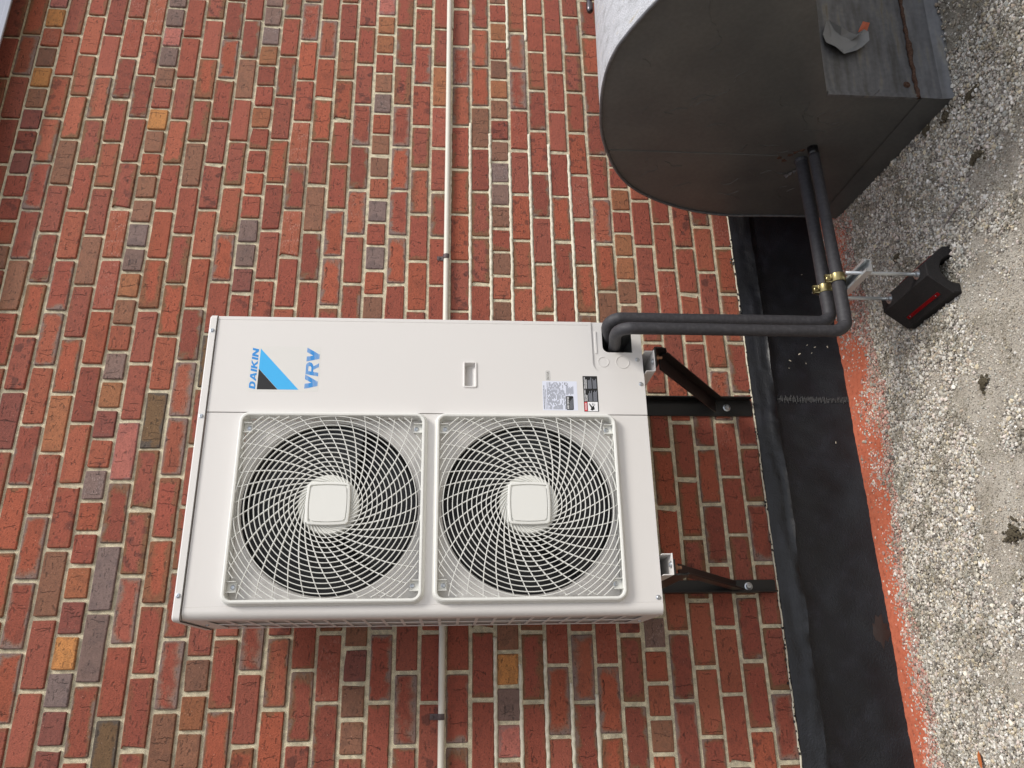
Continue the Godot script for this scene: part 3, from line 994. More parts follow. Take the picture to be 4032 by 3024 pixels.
	rect(st, 0.724, 0.797, 0.0, 0.17, zc)
	rect(st, 0.797, 0.886, 0.125, 0.17, zc)
	rect(st, 0.797, 0.9, 0.0, 0.031, zc)
	rect(st, 0.886, 0.9, 0.031, 0.17, zc)
	# rounded inner corner of the opening
	for k in 6:
		var a0 := PI / 2 + PI / 2 * k / 6.0
		var a1 := PI / 2 + PI / 2 * (k + 1) / 6.0
		tri(st, Vector3(0.797, 0.125, zc), Vector3(0.817 + 0.02 * cos(a1), 0.105 + 0.02 * sin(a1), zc), Vector3(0.817 + 0.02 * cos(a0), 0.105 + 0.02 * sin(a0), zc))
	quad(st, Vector3(0.9, 0, zc), Vector3(0.9, 0, 0.40), Vector3(0.9, 0.17, 0.40), Vector3(0.9, 0.17, zc))
	bbox(st, Vector3(0.792, 0.1425, zc - 0.001), Vector3(0.868, 0.1495, zc + 0.0022), 0.0012)
	for q in [[Vector2(0.764, 0.125), 0.0165], [Vector2(0.764, 0.064), 0.0205]]:
		var ring := PackedVector2Array()
		for k in 33:
			ring.append(q[0] + Vector2(cos(TAU * k / 32), sin(TAU * k / 32)) * q[1])
		bar(st, ring, 0.0018, zc, zc + 0.0014)
	commit(st, "pipe_cover", m, u)
	# the compartment that the opening leads into
	st = new_st()
	var lo := Vector3(0.60, 0.012, 0.19)
	var hi := Vector3(0.885, 0.42, ZF - 0.0065)
	for q in [[0, 3, 7, 4], [1, 2, 6, 5], [0, 1, 5, 4], [3, 2, 6, 7], [0, 1, 2, 3]]:
		var v := []
		for k in q:
			v.append(Vector3(hi.x if k % 4 in [1, 2] else lo.x, hi.y if k % 4 in [2, 3] else lo.y, hi.z if k >= 4 else lo.z))
		quad(st, v[0], v[1], v[2], v[3])
	commit(st, "pipe_compartment", mats.inside, u)
	# lid
	st = new_st()
	var lidp := rrect(-0.004, 0.9035, 0.138, 0.4715, 0.014, 5)
	var tl := Transform3D(Basis(Vector3(1, 0, 0), Vector3(0, 0, 1), Vector3(0, 1, 0)), Vector3.ZERO)
	prism(st, lidp, 1.3170, 1.338, 0.004, tl)
	commit(st, "lid", m, u)
	# left side with its air-intake grid
	st = new_st()
	bbox(st, Vector3(0.0, 0.0, 0.145), Vector3(0.002, 0.045, 0.4428), 0.0004)
	bbox(st, Vector3(0.0, 1.262, 0.145), Vector3(0.002, H, 0.4428), 0.0004)
	bbox(st, Vector3(0.0, 0.045, 0.415), Vector3(0.002, 1.262, 0.4428), 0.0004)
	bbox(st, Vector3(0.0, 0.045, 0.145), Vector3(0.002, 1.262, 0.165), 0.0004)
	commit(st, "side_frame", m, u)
	for i in 22:
		var y := 0.045 + 1.217 * (i + 1) / 23.0
		st = new_st()
		bbox(st, Vector3(0.0002, y - 0.0045, 0.165), Vector3(0.0018, y + 0.0045, 0.415), 0.0004)
		commit(st, "side_slat", m, u)
	st = new_st()
	bbox(st, Vector3(-0.0002, 0.045, 0.284), Vector3(0.0022, 1.262, 0.296), 0.0004)
	commit(st, "side_bar", m, u)
	# coil behind, back, bottom
	st = new_st()
	bbox(st, Vector3(0.0045, 0.01, 0.15), Vector3(0.035, 1.30, 0.425), 0.001)
	bbox(st, Vector3(0.035, 0.01, 0.15), Vector3(0.58, 1.30, 0.18), 0.001)
	commit(st, "coil", mats.inside, u)
	st = new_st()
	bbox(st, Vector3(0.002, -0.004, 0.147), Vector3(0.898, 0.006, ZF - 0.022), 0.001)
	bbox(st, Vector3(0.888, 0.006, 0.147), Vector3(0.8995, H, 0.400), 0.001)
	commit(st, "base_tray", m, u)
	# feet: bent channels bolted to the arms
	for fx in [[0.105, 0.166], [0.727, 0.797]]:
		st = new_st()
		var a: float = fx[0]; var b: float = fx[1]
		bbox(st, Vector3(a, -0.0335, 0.13), Vector3(b, -0.0305, 0.487), 0.0008)
		bbox(st, Vector3(a, -0.0305, 0.13), Vector3(a + 0.003, -0.0045, 0.480), 0.0008)
		bbox(st, Vector3(b - 0.003, -0.0305, 0.13), Vector3(b, -0.0045, 0.480), 0.0008)
		var o := commit(st, "foot", m, u)
		o.set_meta("label", "white channel foot under the unit")
		screw("foot_bolt", Vector3((a + b) * 0.5, -0.0305, 0.474), Vector3(0, 1, 0), 0.008, u, mats.zinc)
	for q in [Vector3(0.848, 1.3265, 0.4715), Vector3(0.573, 1.3265, 0.4715), Vector3(0.063, 1.3265, 0.4715), Vector3(0.046, 0.012, ZF), Vector3(0.689, 0.012, zs), Vector3(0.773, 0.016, zc)]:
		screw("screw", q, Vector3(0, 0, 1), 0.0052, u, mats.zinc)
	screw("screw", Vector3(0.0, 0.02, 0.25), Vector3(-1, 0, 0), 0.0052, u, mats.zinc)
	screw("screw", Vector3(0.0, 1.29, 0.30), Vector3(-1, 0, 0), 0.0052, u, mats.zinc)
	build_stickers(u, zs)

func flat(st: SurfaceTool, pts: Array, z: float) -> void:
	prism(st, PackedVector2Array(pts), z, z + 0.0003)

func build_stickers(u: Node3D, zs: float) -> void:
	var st := new_st()
	prism(st, rrect(0.654, 0.800, 0.998, 1.207, 0.002, 2), zs, zs + 0.0003)
	var s := commit(st, "logo_sticker", mats.film, u)
	s.set_meta("label", "clear logo sticker with a blue and black triangle")
	var z := zs + 0.0003
	letters(s, z)
	st = new_st()
	flat(st, [Vector2(0.660, 1.1775), Vector2(0.660, 1.117), Vector2(0.726, 1.1775)], z)
	commit(st, "triangle", mats.ink, s)
	st = new_st()
	flat(st, [Vector2(0.7268, 1.1775), Vector2(0.660, 1.1162), Vector2(0.660, 1.0555), Vector2(0.7925, 1.1775)], z)
	commit(st, "triangle_band", mats.blue, s)
	# striped slanted letters V R V
	var h := 0.0385
	var V := [Vector2(-0.02, 1.0), Vector2(0.34, 1.0), Vector2(0.50, 0.48), Vector2(0.68, 1.0), Vector2(1.02, 1.0), Vector2(0.66, 0.0), Vector2(0.34, 0.0)]
	var Rr := [Vector2(0.0, 0.0), Vector2(0.0, 1.0), Vector2(0.62, 1.0), Vector2(0.82, 0.92), Vector2(0.92, 0.76), Vector2(0.90, 0.58), Vector2(0.78, 0.46), Vector2(0.66, 0.42), Vector2(0.96, 0.0), Vector2(0.68, 0.0), Vector2(0.42, 0.40), Vector2(0.26, 0.40), Vector2(0.26, 0.56), Vector2(0.56, 0.57), Vector2(0.65, 0.66), Vector2(0.62, 0.77), Vector2(0.52, 0.80), Vector2(0.26, 0.80), Vector2(0.2601, 0.5601), Vector2(0.2599, 0.4), Vector2(0.26, 0.0)]
	for l in [[V, 0.657], [Rr, 0.7035], [V, 0.7455]]:
		st = new_st()
		for i in 10:
			var y0 := i / 10.0 + 0.01
			var y1 := y0 + (0.094 if i in [4, 5] else (0.082 if i in [3, 6] else 0.070))
			var band := PackedVector2Array([Vector2(-1, y0), Vector2(2, y0), Vector2(2, y1), Vector2(-1, y1)])
			for piece in Geometry2D.intersect_polygons(PackedVector2Array(l[0]), band):
				var out := []
				for q in piece:
					out.append(Vector2(l[1] + q.x * 0.0445 + q.y * 0.007, 1.0005 + q.y * h))
				if out.size() > 2:
					flat(st, out, z)
		commit(st, "striped_letter", mats.deep_blue, s)
	# refrigerant mark
	st = new_st()
	prism(st, rrect(0.6985, 0.7305, 0.2955, 0.309, 0.0015, 2), zs, zs + 0.0003)
	s = commit(st, "refrigerant_sticker", mats.film, u)
	st = new_st()
	bar(st, rrect(0.6993, 0.7297, 0.2963, 0.3082, 0.0015, 3), 0.0008, z - 0.0001, z + 0.0003, true)
	commit(st, "border", mats.print_grey, s)
	text("R410A", 0.0072, 0.026, Vector3(0.7015, 0.2987, z + 0.0002), mats.ink, s, "lettering", false)
	# rating plate
	st = new_st()
	prism(st, rrect(0.601, 0.696, 0.2135, 0.3205, 0.001, 2), zs, zs + 0.0003)
	s = commit(st, "rating_label", mats.label_white, u)
	text("DAIKIN INDUSTRIES (THAILAND) LTD.", 0.0030, 0.078, Vector3(0.6045, 0.3148, z + 0.0002), mats.ink, s)
	text("HEAT PUMP (OUTDOOR SECTION)", 0.0026, 0.064, Vector3(0.6045, 0.3098, z + 0.0002), mats.ink, s, "lettering", false)
	st = new_st()
	for i in 19:
		var y := 0.3068 - i * 0.0030
		var x := 0.604
		while x < 0.690:
			var ln := rng.randf_range(0.006, 0.022)
			var xe := minf(x + ln, 0.692)
			if rng.randf() < 0.86:
				flat(st, [Vector2(x, y - 0.0017), Vector2(xe, y - 0.0017), Vector2(xe, y), Vector2(x, y)], z)
			x += ln + rng.randf_range(0.001, 0.006)
	for i in 9:
		var y := 0.2478 - i * 0.0026
		var xa := rng.randf_range(0.650, 0.656)
		var xb := rng.randf_range(0.668, 0.686)
		flat(st, [Vector2(xa, y - 0.0014), Vector2(xb, y - 0.0014), Vector2(xb, y), Vector2(xa, y)], z)
	commit(st, "small_print", mats.print_grey, s)
	st = new_st()
	prism(st, rrect(0.6025, 0.6475, 0.2265, 0.2495, 0.0035, 4), z, z + 0.0003)
	commit(st, "certificate_mark", mats.ink, s)
	text("AHRI CERTIFIED", 0.0062, 0.040, Vector3(0.6050, 0.2405, z + 0.0006), mats.pure_white, s)
	st = new_st()
	for i in 3:
		flat(st, [Vector2(0.6055, 0.2290 + i * 0.0035), Vector2(0.640 - 0.004 * i, 0.2290 + i * 0.0035), Vector2(0.640 - 0.004 * i, 0.2306 + i * 0.0035), Vector2(0.6055, 0.2306 + i * 0.0035)], z + 0.0003)
	commit(st, "small_print", mats.print_grey, s)
	st = new_st()
	var ring := PackedVector2Array()
	for k in 25:
		ring.append(Vector2(0.6865, 0.2470) + Vector2(cos(TAU * k / 24), sin(TAU * k / 24)) * 0.0042)
	bar(st, ring, 0.0011, z - 0.0001, z + 0.0003)
	commit(st, "test_mark", mats.ink, s)
	# danger label
	st = new_st()
	prism(st, rrect(0.5975, 0.7140, 0.1490, 0.1945, 0.001, 2), zs, zs + 0.0003)
	s = commit(st, "danger_label", mats.ink, u)
	st = new_st()
	flat(st, [Vector2(0.5990, 0.1845), Vector2(0.6290, 0.1845), Vector2(0.6290, 0.1930), Vector2(0.5990, 0.1930)], z)
	commit(st, "danger_field", mats.danger_red, s)
	text("DANGER", 0.0046, 0.022, Vector3(0.6035, 0.1866, z + 0.0006), mats.pure_white, s)
	st = new_st()
	flat(st, [Vector2(0.5990, 0.1520), Vector2(0.6290, 0.1520), Vector2(0.6290, 0.1830), Vector2(0.5990, 0.1830)], z)
	commit(st, "picture_field", mats.pure_white, s)
	st = new_st()
	flat(st, [Vector2(0.6010, 0.1700), Vector2(0.6050, 0.1620), Vector2(0.6150, 0.1640), Vector2(0.6170, 0.1665), Vector2(0.6130, 0.1690), Vector2(0.6230, 0.1765), Vector2(0.6240, 0.1785), Vector2(0.6215, 0.1785), Vector2(0.6090, 0.1725), Vector2(0.6040, 0.1755)], z + 0.0003)
	flat(st, [Vector2(0.6180, 0.1690), Vector2(0.6270, 0.1680), Vector2(0.6180, 0.1668)], z + 0.0003)
	flat(st, [Vector2(0.6175, 0.1650), Vector2(0.6225, 0.1590), Vector2(0.6165, 0.1630)], z + 0.0003)
	flat(st, [Vector2(0.6205, 0.1660), Vector2(0.6265, 0.1625), Vector2(0.6200, 0.1645)], z + 0.0003)
	commit(st, "hand_picture", mats.ink, s)
	text("ROTATING PARTS", 0.0042, 0.037, Vector3(0.6315, 0.1878, z + 0.0002), mats.pure_white, s)
	text("HAZARD", 0.0042, 0.020, Vector3(0.6315, 0.1825, z + 0.0002), mats.pure_white, s)
	text("PIÈCES ROTATIVES", 0.0046, 0.038, Vector3(0.6725, 0.1876, z + 0.0002), mats.pure_white, s)
	text("DANGEREUSES", 0.0042, 0.030, Vector3(0.6725, 0.1825, z + 0.0002), mats.pure_white, s)
	st = new_st()
	for cx in [[0.6315, 0.6685], [0.6725, 0.7115]]:
		for i in 9:
			if i == 4:
				continue
			var y := 0.1788 - i * 0.0030
			var xe: float = cx[1] - rng.randf_range(0.0, 0.012)
			flat(st, [Vector2(cx[0], y - 0.0017), Vector2(xe, y - 0.0017), Vector2(xe, y), Vector2(cx[0], y)], z)
	commit(st, "small_print", mats.print_grey, s)

# the wide slanted letters of the maker's mark, built of abutting pieces
func letters(s: Node, z: float) -> void:
	var stem := [Vector2(0, 0), Vector2(0.27, 0), Vector2(0.27, 1), Vector2(0, 1)]
	var outer := [Vector2(0.27, 1), Vector2(0.48, 1), Vector2(0.74, 0.86), Vector2(0.84, 0.5), Vector2(0.74, 0.14), Vector2(0.48, 0), Vector2(0.27, 0)]
	var inner := [Vector2(0.27, 0.77), Vector2(0.42, 0.77), Vector2(0.52, 0.68), Vector2(0.56, 0.5), Vector2(0.52, 0.32), Vector2(0.42, 0.23), Vector2(0.27, 0.23)]
	var bow := [stem]
	for k in 6:
		bow.append([outer[k], inner[k], inner[k + 1], outer[k + 1]])
	var gable := [[Vector2(0, 0), Vector2(0.28, 0), Vector2(0.50, 0.72), Vector2(0.50, 1), Vector2(0.35, 1)], [Vector2(1, 0), Vector2(0.65, 1), Vector2(0.50, 1), Vector2(0.50, 0.72), Vector2(0.72, 0)], [Vector2(0.341, 0.2), Vector2(0.659, 0.2), Vector2(0.604, 0.38), Vector2(0.396, 0.38)]]
	var kick := [stem, [Vector2(0.27, 0.36), Vector2(0.50, 0.56), Vector2(0.95, 1), Vector2(0.61, 1), Vector2(0.27, 0.66)], [Vector2(0.34, 0.4209), Vector2(0.62, 0), Vector2(0.97, 0), Vector2(0.50, 0.56)]]
	var zig := [stem, [Vector2(0.70, 0), Vector2(0.97, 0), Vector2(0.97, 1), Vector2(0.70, 1)], [Vector2(0.27, 1), Vector2(0.27, 0.56), Vector2(0.70, 0), Vector2(0.70, 0.44)]]
	var x := 0.0
	for l in [[bow, 0.84], [gable, 1.0], [[stem], 0.27], [kick, 0.96], [[stem], 0.27], [zig, 0.97]]:
		var st := new_st()
		for piece in l[0]:
			var out := []
			for q in piece:
				out.append(Vector2(0.6605 + (x + q.x) * 0.0272 + q.y * 0.0045, 1.1825 + q.y * 0.0187))
			flat(st, out, z)
		commit(st, "letter", mats.deep_blue, s)
		x += l[1] + 0.09

# ------------------------------------------------------------------ brackets, pipes and their support
func build_bracket(xa: float, xb: float, flange_right: bool, label: String) -> void:
	var b := thing("wall_bracket", label, "bracket", Vector3(0, G, 0), "black steel brackets under the unit")
	var m: Material = mats.black_steel
	var st := new_st()
	var fx := xb if flange_right else xa
	var sgn := -1.0 if flange_right else 1.0
	prism(st, rrect(xa, xb, -0.520, 0.22, 0.006, 4), 0.003, 0.008, 0.001)
	bbox(st, Vector3(minf(fx, fx + sgn * 0.005), -0.512, 0.008), Vector3(maxf(fx, fx + sgn * 0.005), 0.22, 0.046), 0.001)
	commit(st, "wall_rail", m, b)
	st = new_st()
	# arm: angle section, its end cut at a slant
	bbox(st, Vector3(xa, -0.0395, 0.010), Vector3(xb, -0.0345, 0.486), 0.001)
	var side := PackedVector2Array([Vector2(0.010, -0.0395), Vector2(0.486, -0.0395), Vector2(0.486, -0.052), Vector2(0.478, -0.0745), Vector2(0.46, -0.0815), Vector2(0.010, -0.0815)])
	var t := Transform3D(Basis(Vector3(0, 0, 1), Vector3(0, 1, 0), Vector3(-1, 0, 0)), Vector3(fx + (0.0 if flange_right else 0.005), 0, 0))
	prism(st, side, 0.0, 0.005, 0.0, t)
	commit(st, "arm", m, b)
	st = new_st()
	# brace: angle section from the arm to the foot of the rail
	var p0 := Vector3((xa + xb) * 0.5, -0.060, 0.440)
	var p1 := Vector3((xa + xb) * 0.5, -0.372, 0.030)
	var dir := (p1 - p0)
	var ln := dir.length()
	var z := dir / ln
	var x := Vector3(1, 0, 0)
	var tb := Transform3D(Basis(x, z.cross(x), z), p0)
	var hw := (xb - xa) * 0.5 - 0.006
	bbox(st, Vector3(-hw, -0.0025, 0), Vector3(hw, 0.0025, ln), 0.001, tb)
	var k := hw if flange_right else -hw
	bbox(st, Vector3(minf(k, k + sgn * 0.005), 0.0025, 0.0), Vector3(maxf(k, k + sgn * 0.005), 0.032, ln - 0.012), 0.001, tb)
	commit(st, "brace", m, b)
	screw("anchor_bolt", Vector3((xa + xb) * 0.5, -0.424, 0.008), Vector3(0, 0, 1), 0.0105, b, mats.zinc)
	st = new_st()
	var tn := facing(Vector3((xa + xb) * 0.5, -0.0395, 0.474), Vector3(0, -1, 0))
	lathe(st, [Vector2(0.0085, 0), Vector2(0.0085, 0.009), Vector2(0.0052, 0.0095), Vector2(0.0052, 0.020), Vector2(0.0, 0.0205)], tn, 6)
	commit(st, "arm_nut", mats.bolt_brown, b)

func build_pipes() -> void:
	var pa := [Vector3(0.846, 0.075, 0.33), Vector3(0.848, 0.092, 0.44), Vector3(0.855, 0.112, 0.500), Vector3(0.860, 0.116, 0.538), Vector3(0.864, 0.096, 0.563), Vector3(0.865, 0.055, 0.566), Vector3(0.865, -0.15, 0.566), Vector3(0.8655, -0.35, 0.566), Vector3(0.865, -0.515, 0.566), Vector3(0.866, -0.552, 0.566), Vector3(0.880, -0.575, 0.566), Vector3(0.905, -0.582, 0.566), Vector3(0.975, -0.581, 0.567), Vector3(1.15, -0.580, 0.569), Vector3(1.30, -0.579, 0.570), Vector3(1.475, -0.577, 0.570)]
	var pb := [Vector3(0.822, 0.075, 0.33), Vector3(0.820, 0.086, 0.46), Vector3(0.812, 0.102, 0.550), Vector3(0.806, 0.102, 0.602), Vector3(0.801, 0.080, 0.632), Vector3(0.799, 0.038, 0.638), Vector3(0.799, -0.15, 0.638), Vector3(0.7985, -0.35, 0.638), Vector3(0.800, -0.515, 0.638), Vector3(0.802, -0.555, 0.638), Vector3(0.818, -0.580, 0.638), Vector3(0.845, -0.587, 0.638), Vector3(0.975, -0.588, 0.638), Vector3(1.15, -0.587, 0.639), Vector3(1.30, -0.586, 0.640), Vector3(1.440, -0.585, 0.641)]
	var ra := [0.0195, 0.0195, 0.0195, 0.0195, 0.0195, 0.0190, 0.0185, 0.0185, 0.0185, 0.0190, 0.0205, 0.0215, 0.0218, 0.0205, 0.0205, 0.0205]
	var rb := [0.0185, 0.0185, 0.0185, 0.0185, 0.0185, 0.0182, 0.0178, 0.0176, 0.0178, 0.0185, 0.0198, 0.0205, 0.0200, 0.0178, 0.0172, 0.0172]
	for s in [[pa, ra, "thick grey foam insulated pipe nearest the wall, entering the duct side", Vector3(1.475, -0.577, 0.570)], [pb, rb, "grey foam insulated pipe in front, its end taped black at the duct", Vector3(1.44, -0.585, 0.641)]]:
		var o := thing("insulated_pipe", s[2], "pipe", Vector3(0, G, 0), "insulated refrigerant pipes")
		var pts := []
		for q in s[0]:
			pts.append(q)
		var st := new_st(true)
		var sp := smooth_path(pts, 6)
		var rr := []
		for i in sp.size():
			var f := float(i) / 6.0
			var k := int(f)
			rr.append(lerpf(s[1][mini(k, s[1].size() - 1)], s[1][mini(k + 1, s[1].size() - 1)], f - k))
		tube(st, sp, rr, 24, true)
		commit(st, "foam_sleeve", mats.foam, o)
		st = new_st(true)
		if s[0] == pb:
			tube(st, [Vector3(1.438, -0.585, 0.641), Vector3(1.45, -0.585, 0.6412), Vector3(1.475, -0.584, 0.6415)], [0.0180, 0.0176, 0.0174], 20, true)
			commit(st, "tape_wrap", mats.tape, o)
		else:
			tube(st, [Vector3(1.458, -0.577, 0.570), Vector3(1.4785, -0.577, 0.570)], [0.0222, 0.0226], 20, true)
			commit(st, "end_collar", mats.foam, o)
	# support: rubber block, two rods, channel, clamps
	var bl := thing("support_block", "black rubber roof support block with red reflector and two threaded rods", "pipe support", Vector3(0.950, 0, 0.638))
	var st := new_st()
	var hb := 0.078
	var ht := 0.0225
	var prof := PackedVector2Array([Vector2(hb, 0), Vector2(hb, 0.027), Vector2(ht, 0.095), Vector2(-ht, 0.095), Vector2(-hb, 0.027), Vector2(-hb, 0), Vector2(-0.046, 0)])
	for k in 13:
		var a := PI - PI * k / 12.0
		prof.append(Vector2(0.046 * cos(a), 0.004 + 0.047 * sin(a)))
	prof.append(Vector2(0.046, 0))
	prism(st, prof, -0.126, 0.126, 0.003)
	commit(st, "rubber_body", mats.rubber, bl)
	for s in [-1.0, 1.0]:
		var nrm := Vector3(s * 0.068, 0.0555, 0).normalized()
		var along := Vector3(0, 0, 1)
		var upv := along.cross(nrm)
		var mid := Vector3(s * (hb + ht) * 0.5, 0.061, 0) + Vector3(s * 0.0115, -0.0143, 0.004)
		var t := Transform3D(Basis(along, upv, along.cross(upv)), mid)
		if t.basis.z.dot(nrm) < 0:
			t.basis = Basis(-along, upv, nrm)
		st = new_st()
		bbox(st, Vector3(-0.085, -0.0055, 0.0004), Vector3(0.085, 0.0055, 0.0024), 0.0006, t)
		var rf := commit(st, "reflector", mats.reflector, bl)
		rf.set_meta("label", "red reflective strip")
		for e in [-0.07, 0.07]:
			screw("rivet", t * Vector3(e, 0, 0.0024), nrm, 0.0022, bl, mats.zinc, false)
	for z in [-0.080, 0.080]:
		st = new_st(true)
		tube(st, [Vector3(0.005, 0.095, z), Vector3(0.005, 0.20, z), Vector3(0.005, 0.3175, z)], [0.0058], 12, true)
		var rod := commit(st, "threaded_rod", mats.zinc_rough, bl)
		st = new_st()
		lathe(st, [Vector2(0.0165, 0), Vector2(0.0165, 0.002), Vector2(0.0095, 0.0021), Vector2(0.0095, 0.009), Vector2(0.005, 0.010)], facing(Vector3(0.005, 0.0952, z), Vector3.UP), 12)
		commit(st, "base_nut", mats.zinc, rod)
		st = new_st()
		lathe(st, [Vector2(0.0115, 0), Vector2(0.0105, 0.0065), Vector2(0.005, 0.007)], facing(Vector3(0.005, 0.2665, z), Vector3.UP), 6)
		commit(st, "channel_nut", mats.zinc, rod)
	# strut channel, open upwards
	var ch := thing("strut_channel", "short galvanised strut channel carried by the rods of the rubber block", "channel", Vector3(0.957, G - 0.6295, 0.640))
	st = new_st()
	var sec := PackedVector2Array([Vector2(-0.0205, 0), Vector2(0.0205, 0), Vector2(0.0205, 0.0212), Vector2(0.0125, 0.0212), Vector2(0.0125, 0.0150), Vector2(0.0148, 0.0150), Vector2(0.0148, 0.0188), Vector2(0.0181, 0.0188), Vector2(0.0181, 0.0025), Vector2(-0.0181, 0.0025), Vector2(-0.0181, 0.0188), Vector2(-0.0148, 0.0188), Vector2(-0.0148, 0.0150), Vector2(-0.0125, 0.0150), Vector2(-0.0125, 0.0212), Vector2(-0.0205, 0.0212)])
	prism(st, sec, -0.112, 0.123, 0.0)
	commit(st, "channel_body", mats.channel, ch)
	for q in [[0.567, -0.581, "gold zinc pipe clamp on the thicker pipe nearer the wall"], [0.638, -0.588, "gold zinc pipe clamp on the front pipe above the channel"]]:
		var cl := thing("pipe_clamp", q[2], "clamp", Vector3(0.975, G + q[1], q[0]), "gold pipe clamps")
		for side in [-1.0, 1.0]:
			st = new_st()
			var path := PackedVector2Array()
			for k in 15:
				var a := deg_to_rad(-82.0 + 164.0 * k / 14.0)
				path.append(Vector2(side * 0.0224 * cos(a), 0.0224 * sin(a)))
			path.append(Vector2(side * 0.0032, 0.040))
			var t := Transform3D(Basis(Vector3(0, 0, 1), Vector3(0, 1, 0), Vector3(-1, 0, 0)), Vector3(0.016, 0, 0))
			var st2 := new_st()
			bar(st2, path, 0.0022, 0.0, 0.027)
			st.append_from(st2.commit(), 0, t)
			commit(st, "clamp_half", mats.brass, cl)
		screw("clamp_bolt", Vector3(0.0, 0.0325, 0.0045), Vector3(-0.25, 0.1, 1), 0.0085, cl, mats.brass, false)
		st = new_st(true)
		tube(st, [Vector3(0, 0.0325, -0.018), Vector3(0, 0.0325, 0.006)], [0.0036], 10, true)
		commit(st, "bolt_shank", mats.zinc, cl)

# ------------------------------------------------------------------ duct
func build_duct() -> void:
	var d := thing("roof_duct", "large dark grey sheet metal gooseneck duct standing on the roof", "duct", Vector3(1.446, 0, 0.913))
	d.rotation.y = deg_to_rad(-4.31)
	var prof := [Vector2(0.197, -0.89), Vector2(0.190, -0.60), Vector2(0.184, -0.48), Vector2(0.196, -0.37), Vector2(0.224, -0.27), Vector2(0.288, -0.14), Vector2(0.375, -0.03), Vector2(0.48, 0.045), Vector2(0.599, 0.100), Vector2(0.70, 0.135), Vector2(0.816, 0.158), Vector2(0.90, 0.169), Vector2(0.983, 0.172), Vector2(1.05, 0.166), Vector2(1.115, 0.150), Vector2(1.25, 0.095), Vector2(1.40, 0.003), Vector2(1.53, -0.12), Vector2(1.62, -0.26)]
	var arc := []
	for q in prof:
		arc.append(Vector3(0, q.y + G, (q.x - 0.913) / 0.9972))
	var sm := smooth_path(arc, 4)
	var W := 1.15
	var inner := [Vector3(0, G - 0.33, 0.36 + 0.20), Vector3(0, G - 0.260, 0.46), Vector3(0, G - 0.300, 0.375), Vector3(0, G - 0.405, 0.18), Vector3(0, G - 0.505, 0.002), Vector3(0, 0.0, 0.002)]
	var sx := new_st(true)
	var poly := PackedVector2Array()
	for q in sm:
		poly.append(Vector2(q.z, q.y))
	for k in range(1, inner.size()):
		poly.append(Vector2(inner[k].z, inner[k].y))
	var t := Transform3D(Basis(Vector3(0, 0, 1), Vector3(0, 1, 0), Vector3(-1, 0, 0)), Vector3(0.004, 0, 0))
	var st := new_st()
	prism(st, poly, 0.0, 0.004, 0.0, t)
	var o := commit(st, "side_panel", mats.duct_paint, d)
	o.set_meta("label", "dark flat side of the duct with a curved top edge")
	st = new_st()
	prism(st, poly, 0.0, 0.004, 0.0, Transform3D(t.basis, Vector3(W, 0, 0)))
	commit(st, "side_panel", mats.duct_paint, d)
	# curved outer sheet, standing a little proud of the side
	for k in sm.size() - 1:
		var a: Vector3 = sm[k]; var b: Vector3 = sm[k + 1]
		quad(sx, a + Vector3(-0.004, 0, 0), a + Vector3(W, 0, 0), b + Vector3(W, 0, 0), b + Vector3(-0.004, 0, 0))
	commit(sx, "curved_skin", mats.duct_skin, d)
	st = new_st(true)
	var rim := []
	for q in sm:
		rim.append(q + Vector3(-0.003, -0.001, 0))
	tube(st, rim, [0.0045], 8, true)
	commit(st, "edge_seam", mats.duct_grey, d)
	# front of the riser, underside of the neck, mouth
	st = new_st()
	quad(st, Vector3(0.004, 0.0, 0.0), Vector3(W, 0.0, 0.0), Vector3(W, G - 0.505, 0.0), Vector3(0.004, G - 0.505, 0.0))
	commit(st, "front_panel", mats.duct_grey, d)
	st = new_st()
	for k in range(1, inner.size() - 2):
		var a: Vector3 = inner[k]; var b: Vector3 = inner[k + 1]
		quad(st, a + Vector3(0.004, 0, 0), b + Vector3(0.004, 0, 0), b + Vector3(W, 0, 0), a + Vector3(W, 0, 0))
	commit(st, "neck_underside", mats.duct_paint, d)
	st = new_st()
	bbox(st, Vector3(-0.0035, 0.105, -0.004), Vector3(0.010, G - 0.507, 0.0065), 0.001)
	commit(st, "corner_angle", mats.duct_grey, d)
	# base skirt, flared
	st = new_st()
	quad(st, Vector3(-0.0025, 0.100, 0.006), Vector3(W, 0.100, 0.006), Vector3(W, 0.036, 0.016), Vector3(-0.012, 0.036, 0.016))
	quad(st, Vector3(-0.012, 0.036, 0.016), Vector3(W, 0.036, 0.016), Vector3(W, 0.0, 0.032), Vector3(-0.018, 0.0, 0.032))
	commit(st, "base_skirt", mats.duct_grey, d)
	st = new_st()
	quad(st, Vector3(-0.0025, 0.092, 0.006), Vector3(-0.012, 0.0, 0.024), Vector3(-0.012, 0.0, -0.722), Vector3(-0.0025, 0.076, -0.715))
	o = commit(st, "side_skirt", mats.duct_paint, d)
	st = new_st(true)
	var rp := []
	var rr := []
	for k in 90:
		rp.append(Vector3(-0.002 + W * k / 89.0, 0.103 + rng.randf_range(-0.0025, 0.0025), 0.0035))
		rr.append(rng.randf_range(0.0045, 0.0095))
	tube(st, rp, rr, 7, true)
	o = commit(st, "rusty_seam", mats.rust, d)
	# lap joint up the side and the rust that bleeds from it
	st = new_st()
	bbox(st, Vector3(-0.0022, 0.40, -0.345), Vector3(0.001, 0.975, -0.322), 0.0008)
	commit(st, "lap_joint", mats.duct_paint, d)
